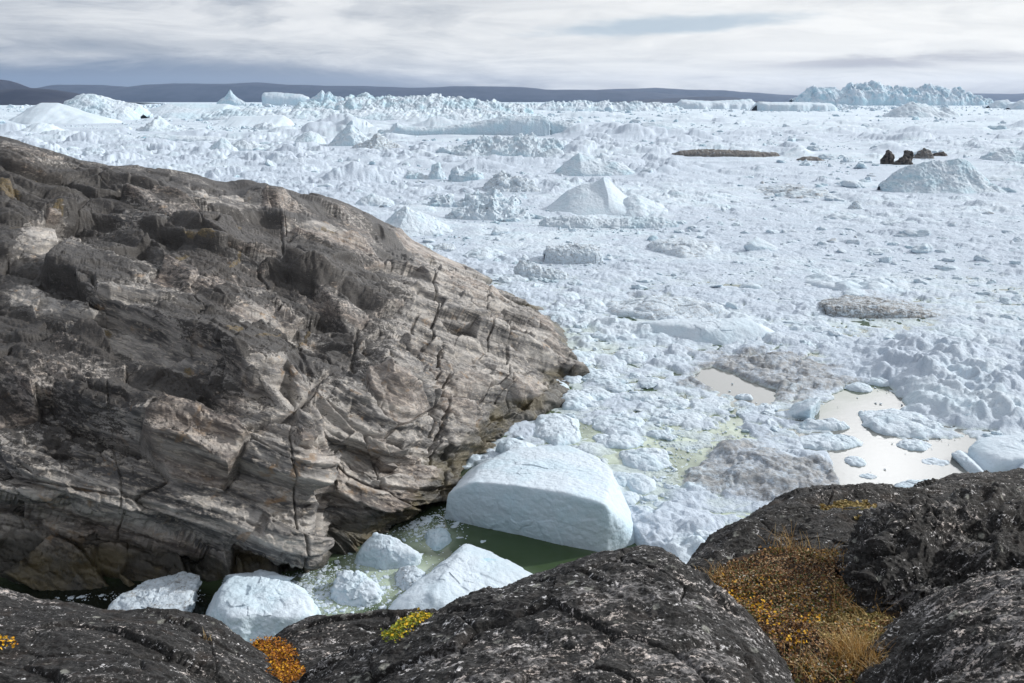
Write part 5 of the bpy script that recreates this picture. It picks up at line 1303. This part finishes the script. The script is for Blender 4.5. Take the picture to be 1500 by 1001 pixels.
for (d, s, a, b, lx, ly, nm, mn_) in items:
    hx = "left" if a < lx else "right"; vy = "above" if b < ly else "below"
    if abs(a - lx) > 3.5 * abs(b - ly): dr = "%s of" % hx
    elif abs(a - lx) < 0.7 * abs(b - ly): dr = vy
    else: dr = "%s and %s of" % (vy, hx) if False else "%s %s" % ("upper " + hx + " of" if vy == "above" else "lower " + hx + " of", "")
    dr = dr.strip()
    szw = ("large" if s > 30 else ("mid-sized" if s > 18 else "small")) + (" low" if mn_ else " angular")
    kd = "ice mound" if mn_ else "ice chunk"
    key = (szw, dr, nm); k_ = used_lb.get(key, 0); used_lb[key] = k_ + 1
    lb = "%s %s, %snearest %s the %s" % (szw, kd, words[min(k_, 9)], dr, nm)
    mt = "ice_far" if b < 215 else ("ice_mid" if b < 330 else "ice_near")
    k = rs.randint(12)
    if (k, mt) not in tb_mesh: tb_mesh[k, mt] = make_mesh("ice_chunk", Tb[k][0], Tb[k][1], M[mt])
    c, Mx, dz_ = lump_pose(s, a, b, mn_)
    o = link(kd.replace(" ", "_"), tb_mesh[k, mt])
    o.matrix_world = Matrix([list(Mx[0]) + [c[0]], list(Mx[1]) + [c[1]], list(Mx[2]) + [dz_ + 0.08], [0, 0, 0, 1]])
    tag(o, lb, kd, "broken chunks lying on the packed ice" if not mn_ else "low mounds rising from the packed ice")
Vs, Fs, Ms, off = [], [], [], 0
for (s, a, b, mn_) in cand[IND:]:
    T_ = Tm[8 if s > 9 else (4 if s > 4 else 2)][rs.randint(10)]
    c, Mx, dz_ = lump_pose(s, a, b, mn_)
    V = T_[0] @ Mx.T + [c[0], c[1], dz_ + 0.05]
    Vs.append(V.astype(np.float32)); Fs.append(T_[1] + off); off += len(V)
    dirty = rs.uniform() < 0.07
    mi = (3 if dirty else 0) if c[1] < 110 else ((4 if dirty else 1) if c[1] < 420 else 2)
    Ms.append(np.full(len(T_[1]), mi, np.int32))
me = make_mesh("ice_rubble", np.concatenate(Vs) - [0, 100, 0], np.concatenate(Fs), None)
for k in ("ice_near", "ice_mid", "ice_far", "ice_near_dirty", "ice_mid_dirty"): me.materials.append(M[k])
me.polygons.foreach_set("material_index", np.concatenate(Ms))
o = link("ice_rubble", me); o.location = (0, 100, 0)
tag(o, "countless small lumps of broken ice strewn over the packed sea ice", kind="stuff")
# brash crumbs in the dark cove under the cliff
cr = []
for i in range(4200):
    r_ = rs.uniform()
    if r_ < .40: a, b = rs.normal(468, 30), rs.normal(860, 26)
    elif r_ < .60: a, b = rs.normal(615, 32), rs.normal(765, 12)
    elif r_ < .93: a, b = rs.normal(560, 62), rs.normal(862, 32)
    else: a, b = rs.uniform(80, 300), rs.normal(872, 5)
    if in_poly(a, b, SKY_L): continue
    c, Mx, dz_ = lump_pose(rs.uniform(1.5, 4.2) * (4.0 if rs.uniform() < .11 else 1), a, b)
    T_ = Tm[4][rs.randint(10)]
    cr.append((T_[0] @ (Mx * [[1], [1], [.6]]).T + [c[0], c[1], 0.01], T_[1]))
V, F = join(cr)
o = place("ice_crumbs", V, F, M["ice_near"], origin=np.array([-8., 43., 0.]))
tag(o, "crumbs of ice floating in the dark cove under the cliff", kind="stuff")

# ------------------------------------------------------------------ hills and air
def hill(name, top, Y, depth, h0=0):
    T = np.array([atY(a, b, Y) for a, b in top])
    xs = np.linspace(T[0, 0], T[-1, 0], 420); z = np.interp(xs, T[:, 0], T[:, 2])
    z = z + 0.05 * z.max() * fbm(np.stack([xs / (depth * .25), 0 * xs, 0 * xs], 1), 5, .6, seed=int(Y)) 
    v = np.linspace(0, 1, 40); pr = np.sin(np.pi * np.clip(v, 0, 1)) ** 0.75
    X = np.repeat(xs[None], 40, 0); Yy = Y - depth * .5 + depth * v[:, None] + 0 * X
    q = np.stack([X.ravel() / (depth * .3), Yy.ravel() / (depth * .3), 0 * X.ravel()], 1)
    Zz = z[None] * pr[:, None] * (1 + 0.22 * fbm(q, 5, .6, seed=7).reshape(X.shape) * (1 - pr[:, None] ** 6)) - 6
    o = place(name, np.stack([X, Yy, Zz], -1).reshape(-1, 3), grid_faces(40, 420), M["hill"], origin=np.array([xs.mean(), Y, 0.]))
    return tag(o, kind="structure")
hill("hills", [(-420,118),(-120,112),(-40,112),(0,117),(14,123),(26,130),(60,138),(140,147),(200,149.5)], 7200, 1500)
hill("hills", [(-500,136),(-60,130),(0,131),(22,129),(50,127),(75,130),(95,133),(115,139),(150,148),(180,150)], 5600, 1000)
hill("mountains", [(-600,128),(0,130),(68,129),(90,124),(150,124),(190,127),(215,124),(260,122),(330,123),(380,121),(420,124),(480,126),(540,126),(600,128),(640,127),(665,126),(700,126),(760,127),(800,130),(850,131),(900,133),(940,134),(1000,139),(1100,147)], 15500, 3000)
hill("mountains", [(740,150),(800,134),(860,132),(960,128),(1010,131),(1060,132),(1100,135),(1160,139),(1250,143),(1330,140),(1420,136),(1480,137),(1560,134),(1800,132)], 18000, 2600)
hill("hills", [(870,150),(940,146),(985,143),(1010,142),(1050,140.5),(1075,142),(1100,147),(1130,151)], 10500, 1200)
hm = bpy.data.materials.new("haze"); hm.use_nodes = True; ht = hm.node_tree; ht.nodes.clear(); hg = G(ht)
pv = hg.n("ShaderNodeVolumePrincipled"); pv.inputs["Color"].default_value = (0.50, 0.68, 0.97, 1); pv.inputs["Density"].default_value = 1.6e-5
pv.inputs["Anisotropy"].default_value = 0.2
ho = hg.n("ShaderNodeOutputMaterial"); hg.link(pv.outputs[0], ho.inputs["Volume"])
x0, x1, y0, y1, z0, z1 = -19000, 19000, -60, 20800, -9, 520
V = np.array([(a, b, c) for a in (x0, x1) for b in (y0, y1) for c in (z0, z1)], float)
F = np.array([(0, 1, 3, 2), (4, 6, 7, 5), (0, 4, 5, 1), (2, 3, 7, 6), (0, 2, 6, 4), (1, 5, 7, 3)])
hz_ = place("haze", V, F, hm, origin=np.array([0., 0., 0.]), smooth=False)
tag(hz_, kind="stuff")

# ------------------------------------------------------------------ peat hollow, shrubs, moss, grass
def surf_patch(rows, nr, nc, wr=None):
    pts = [[atY(*q) for q in ln] for ln in rows][::-1]
    return loft([[pts[r][c] for r in range(len(pts))] for c in range(len(pts[0]))], nr, nc)
SO = surf_patch([
    [(985,900,8.4),(1030,846,8.5),(1080,820,8.6),(1130,806,8.6),(1165,800,8.6),(1210,803,8.45),(1260,802,8.2),(1300,800,8.0),(1345,800,7.9)],
    [(985,925,7.4),(1035,880,7.5),(1085,860,7.6),(1130,850,7.65),(1165,848,7.65),(1210,850,7.55),(1260,853,7.35),(1300,855,7.1),(1345,860,6.95)],
    [(1000,960,6.5),(1050,930,6.6),(1095,912,6.7),(1135,905,6.75),(1170,903,6.75),(1215,905,6.7),(1262,908,6.55),(1310,912,6.4),(1370,915,6.3)],
    [(1040,1010,5.6),(1085,985,5.75),(1125,970,5.8),(1155,965,5.85),(1185,962,5.85),(1225,962,5.8),(1270,962,5.75),(1320,962,5.7),(1390,960,5.7)],
    [(1090,1080,4.8),(1125,1060,4.9),(1150,1050,5.0),(1175,1045,5.0),(1200,1040,5.0),(1240,1038,5.0),(1280,1035,5.0),(1330,1030,5.0),(1400,1025,5.0)],
    [(1120,1200,4.0),(1150,1190,4.0),(1170,1180,4.0),(1190,1180,4.0),(1215,1180,4.0),(1250,1180,4.0),(1290,1180,4.0),(1340,1180,4.0),(1410,1180,4.0)]], 170, 200)
n = grid_normals(SO).reshape(-1, 3); P_ = SO.reshape(-1, 3)
V = P_ + n * (0.07 * fbm(P_ * 1.8, 4, seed=611) + 0.03 * fbm(P_ * 8, 3, seed=612))[:, None]
SO = V.reshape(SO.shape)
o = place("peat_soil", V, grid_faces(*SO.shape[:2]), M["soil"])
tag(o, kind="structure")
def spots(S, poly, n_, seed=0):
    """random points of surface S whose projection lies inside a pixel outline"""
    P_ = S.reshape(-1, 3); N_ = grid_normals(S).reshape(-1, 3)
    a, b = proj(P_[:, 0], P_[:, 1], P_[:, 2])
    m = poly_mask(a + 5 * vnoise(P_ * 6, 3), b + 5 * vnoise(P_ * 6, 4), poly, 0.5) > 0.5
    idx = np.nonzero(m)[0]
    r = np.random.RandomState(seed)
    du = np.linalg.norm(np.gradient(S, axis=1), axis=-1).ravel(); dv = np.linalg.norm(np.gradient(S, axis=0), axis=-1).ravel()
    w = (du * dv)[idx]; pick = r.choice(idx, n_, p=w / w.sum())
    P3 = P_[pick] + r.uniform(-.5, .5, (n_, 1)) * np.gradient(S, axis=1).reshape(-1, 3)[pick] + r.uniform(-.5, .5, (n_, 1)) * np.gradient(S, axis=0).reshape(-1, 3)[pick]
    return P3, N_[pick], r
def leaves(name, S, poly, n_, mat, size=(0.010, 0.022), height=0.07, clump=4.0, seed=0, tint=None, thin=True):
    P3, N_, r = spots(S, poly, n_, seed)
    ch = vnoise(P3 * clump, seed + 1) * .5 + .5
    if thin:
        k = r.uniform(size=n_) < 0.35 + 0.9 * ch; P3, N_, ch = P3[k], N_[k], ch[k]
    n_ = len(P3)
    hgt = height * ch * r.uniform(0.1, 1, n_)
    C = P3 + np.array([0, 0, 1.0]) * hgt[:, None] + r.normal(size=(n_, 3)) * 0.008
    d = r.normal(size=(n_, 3)); d[:, 2] = np.abs(d[:, 2]) * .5; d /= np.linalg.norm(d, axis=1, keepdims=True)
    up_ = r.normal(size=(n_, 3)) * 0.6 + [0, -.2, 1.0]; s = np.cross(d, up_); s /= np.linalg.norm(s, axis=1, keepdims=True)
    nrm_ = np.cross(s, d)
    L = r.uniform(size[0], size[1], n_)[:, None]; W = L * r.uniform(0.30, 0.45, n_)[:, None]
    # six-point folded leaf
    a0 = C - d * L * .5; a1 = C + d * L * .5
    l1 = C - d * L * .12 + s * W + nrm_ * W * .35; r1 = C - d * L * .12 - s * W + nrm_ * W * .35
    l2 = C + d * L * .25 + s * W * .7 + nrm_ * W * .25; r2 = C + d * L * .25 - s * W * .7 + nrm_ * W * .25
    V = np.stack([a0, l1, l2, a1, r2, r1], 1).reshape(-1, 3)
    base = np.arange(n_)[:, None] * 6
    F = np.concatenate([base + [0, 1, 2, 3], base + [0, 3, 4, 5]])
    t = (vnoise(P3 * 2.2, seed + 9) * .5 + .5) * .35 + r.uniform(size=n_) * .65 if tint is None else tint(P3, r)
    return place(name, V, F, M[mat], smooth=False, attrs=dict(tint=np.repeat(t, 6)))
def blades(name, base_pts, r, length, mat, spread=0.5, width=0.0022, n_each=1):
    V, F, T = [], [], []
    for p in base_pts:
        L = length * r.uniform(.5, 1.1); az_ = r.uniform(0, 6.283); ln = r.uniform(0.1, 1.0) * spread
        d = np.array([math.cos(az_), math.sin(az_), 0]); s = np.array([-d[1], d[0], 0]) * width
        o_ = len(V); k = 5
        for j in range(k):
            t = j / (k - 1)
            c = p + d * L * ln * t ** 1.7 + np.array([0, 0, 1]) * L * t * (1 - 0.35 * ln * t)
            ww = (1 - t) ** 0.7 + 0.05
            V += [c - s * ww, c + s * ww]
        F += [[o_ + 2 * j, o_ + 2 * j + 1, o_ + 2 * j + 3, o_ + 2 * j + 2] for j in range(k - 1)]
        T += [r.uniform()] * (2 * k)
    return place(name, np.array(V), np.array(F), M[mat], smooth=False, attrs=dict(tint=np.array(T)))
o = leaves("tundra_shrubs", SO, [(1030,850),(1080,822),(1140,800),(1200,806),(1260,812),(1275,850),(1265,890),(1330,925),(1370,930),(1330,990),(1310,1010),(1170,1010),(1120,930)], 26000, "leaf_mix", size=(.013, .030), height=.09, clump=4, seed=21)
tag(o, "carpet of low rust-brown autumn shrubs filling the hollow between the foreground rocks", kind="stuff")
o = leaves("yellow_willow_leaves", SO, [(1030,848),(1060,850),(1110,880),(1160,915),(1200,905),(1200,930),(1160,960),(1100,905)], 800, "leaf_yellow", size=(.018, .034), height=.10, clump=7, seed=22)
tag(o, "bright yellow leaves along the left edge of the shrub carpet beside the big boulder", kind="stuff")
o = leaves("moss_cushion", SO, [(1190,900),(1270,890),(1350,925),(1340,975),(1260,960),(1200,940)], 9000, "grass_pale", size=(.012, .03), height=.05, clump=5, seed=23)
tag(o, "olive-yellow mossy ground below the black rock block", kind="stuff")
o = leaves("matted_grass", F4S, [(1198,744),(1235,740),(1280,742),(1293,750),(1270,762),(1235,764),(1212,755)], 9000, "grass_pale", size=(.03, .06), height=.05, clump=4, seed=24, thin=False)
tag(o, "flat tan patch of matted grass on top of the right-hand rock back", kind="stuff")
o = leaves("matted_grass", F4S, [(1380,742),(1430,738),(1500,742),(1530,750),(1500,752),(1440,748)], 3500, "grass_pale", size=(.03, .06), height=.04, clump=4, seed=25, thin=True)
tag(o, "thin strip of yellowed grass near the right edge behind the black block", kind="stuff")
# orange shrub between the left rock and the low hump
GP = surf_patch([[(340,985,7.1),(365,948,7.2),(395,938,7.2),(430,945,7.2),(455,975,7.1)],[(345,1000,6.7),(375,975,6.75),(405,970,6.75),(440,975,6.75),(465,995,6.7)],[(355,1040,6.1),(385,1020,6.1),(415,1015,6.1),(450,1015,6.1),(475,1030,6.1)],[(360,1100,5.5),(390,1100,5.5),(420,1100,5.5),(455,1100,5.5),(480,1100,5.5)]], 90, 70)
o = place("peat_soil", GP.reshape(-1, 3), grid_faces(*GP.shape[:2]), M["soil"]); tag(o, kind="structure")
o = leaves("autumn_shrub", GP, [(345,1010),(355,945),(395,930),(440,940),(470,965),(460,1010)], 6500, "leaf_orange", size=(.012, .028), height=.12, clump=6, seed=31)
tag(o, "low orange and yellow shrub between the left corner rock and the low hump", "shrub")
o = leaves("moss_clump", F3S, [(562,945),(566,925),(590,905),(635,897),(625,912),(600,930),(575,948)], 2200, "leaf_green", size=(.012, .028), height=.13, clump=7, seed=32)
tag(o, "bright yellow-green leafy moss clump on the left shoulder of the big boulder", "moss")
o = leaves("autumn_shrub", F1S, [(-30,930),(10,932),(28,942),(20,952),(-30,955)], 300, "leaf_yellow", size=(.016, .03), height=.06, clump=6, seed=33)
tag(o, "tiny yellow-leaved plant on the left edge of the corner rock", "plant")
o = leaves("moss_clump", F4S, [(1395,818),(1410,812),(1416,825),(1402,832)], 10, "leaf_green", seed=34); bpy.data.objects.remove(o)
def near_pt(S, a0, b0):
    P_ = S.reshape(-1, 3); a, b = proj(P_[:, 0], P_[:, 1], P_[:, 2]); return P_[np.argmin((a - a0) ** 2 + (b - b0) ** 2)]
r_ = np.random.RandomState(3)
for a, b, nn_, L, sprd, lb, S_, rad in (
    (1252,972,420,.30,.9,"golden grass tussock in the middle of the mossy hollow, largest of the tussocks", SO, .085),
    (1290,998,240,.22,.9,"orange-gold grass tussock at the bottom edge beside the grey corner rock", SO, .08),
    (1158,806,110,.26,1.0,"thin wispy grass tuft at the top of the shrub carpet", SO, .10),
    (1225,825,120,.20,1.1,"brown grass tuft under the right-hand rock back", SO, .12),
    (1060,848,120,.16,1.1,"reddish grass tuft at the left tip of the shrub carpet", SO, .12),
    (1300,800,130,.22,1.1,"pale straw tuft beside the top of the black rock block", SO, .10),
    (1195,985,90,.18,1.1,"rusty grass tuft left of the two golden tussocks", SO, .10),
    (1270,905,80,.22,1.2,"few pale blades of grass on the moss at the foot of the black block", SO, .18),
    (297,942,26,.09,1.0,"tiny straw tuft on the back of the left corner rock", F1S, .03)):
    c = near_pt(S_, a, b)
    base = [c + [r_.normal() * rad, r_.normal() * rad, -0.01] for _ in range(nn_)]
    o = blades("grass_tussock", base, r_, L, "grass", sprd)
    tag(o, lb, "grass")
bpy.context.view_layer.update()
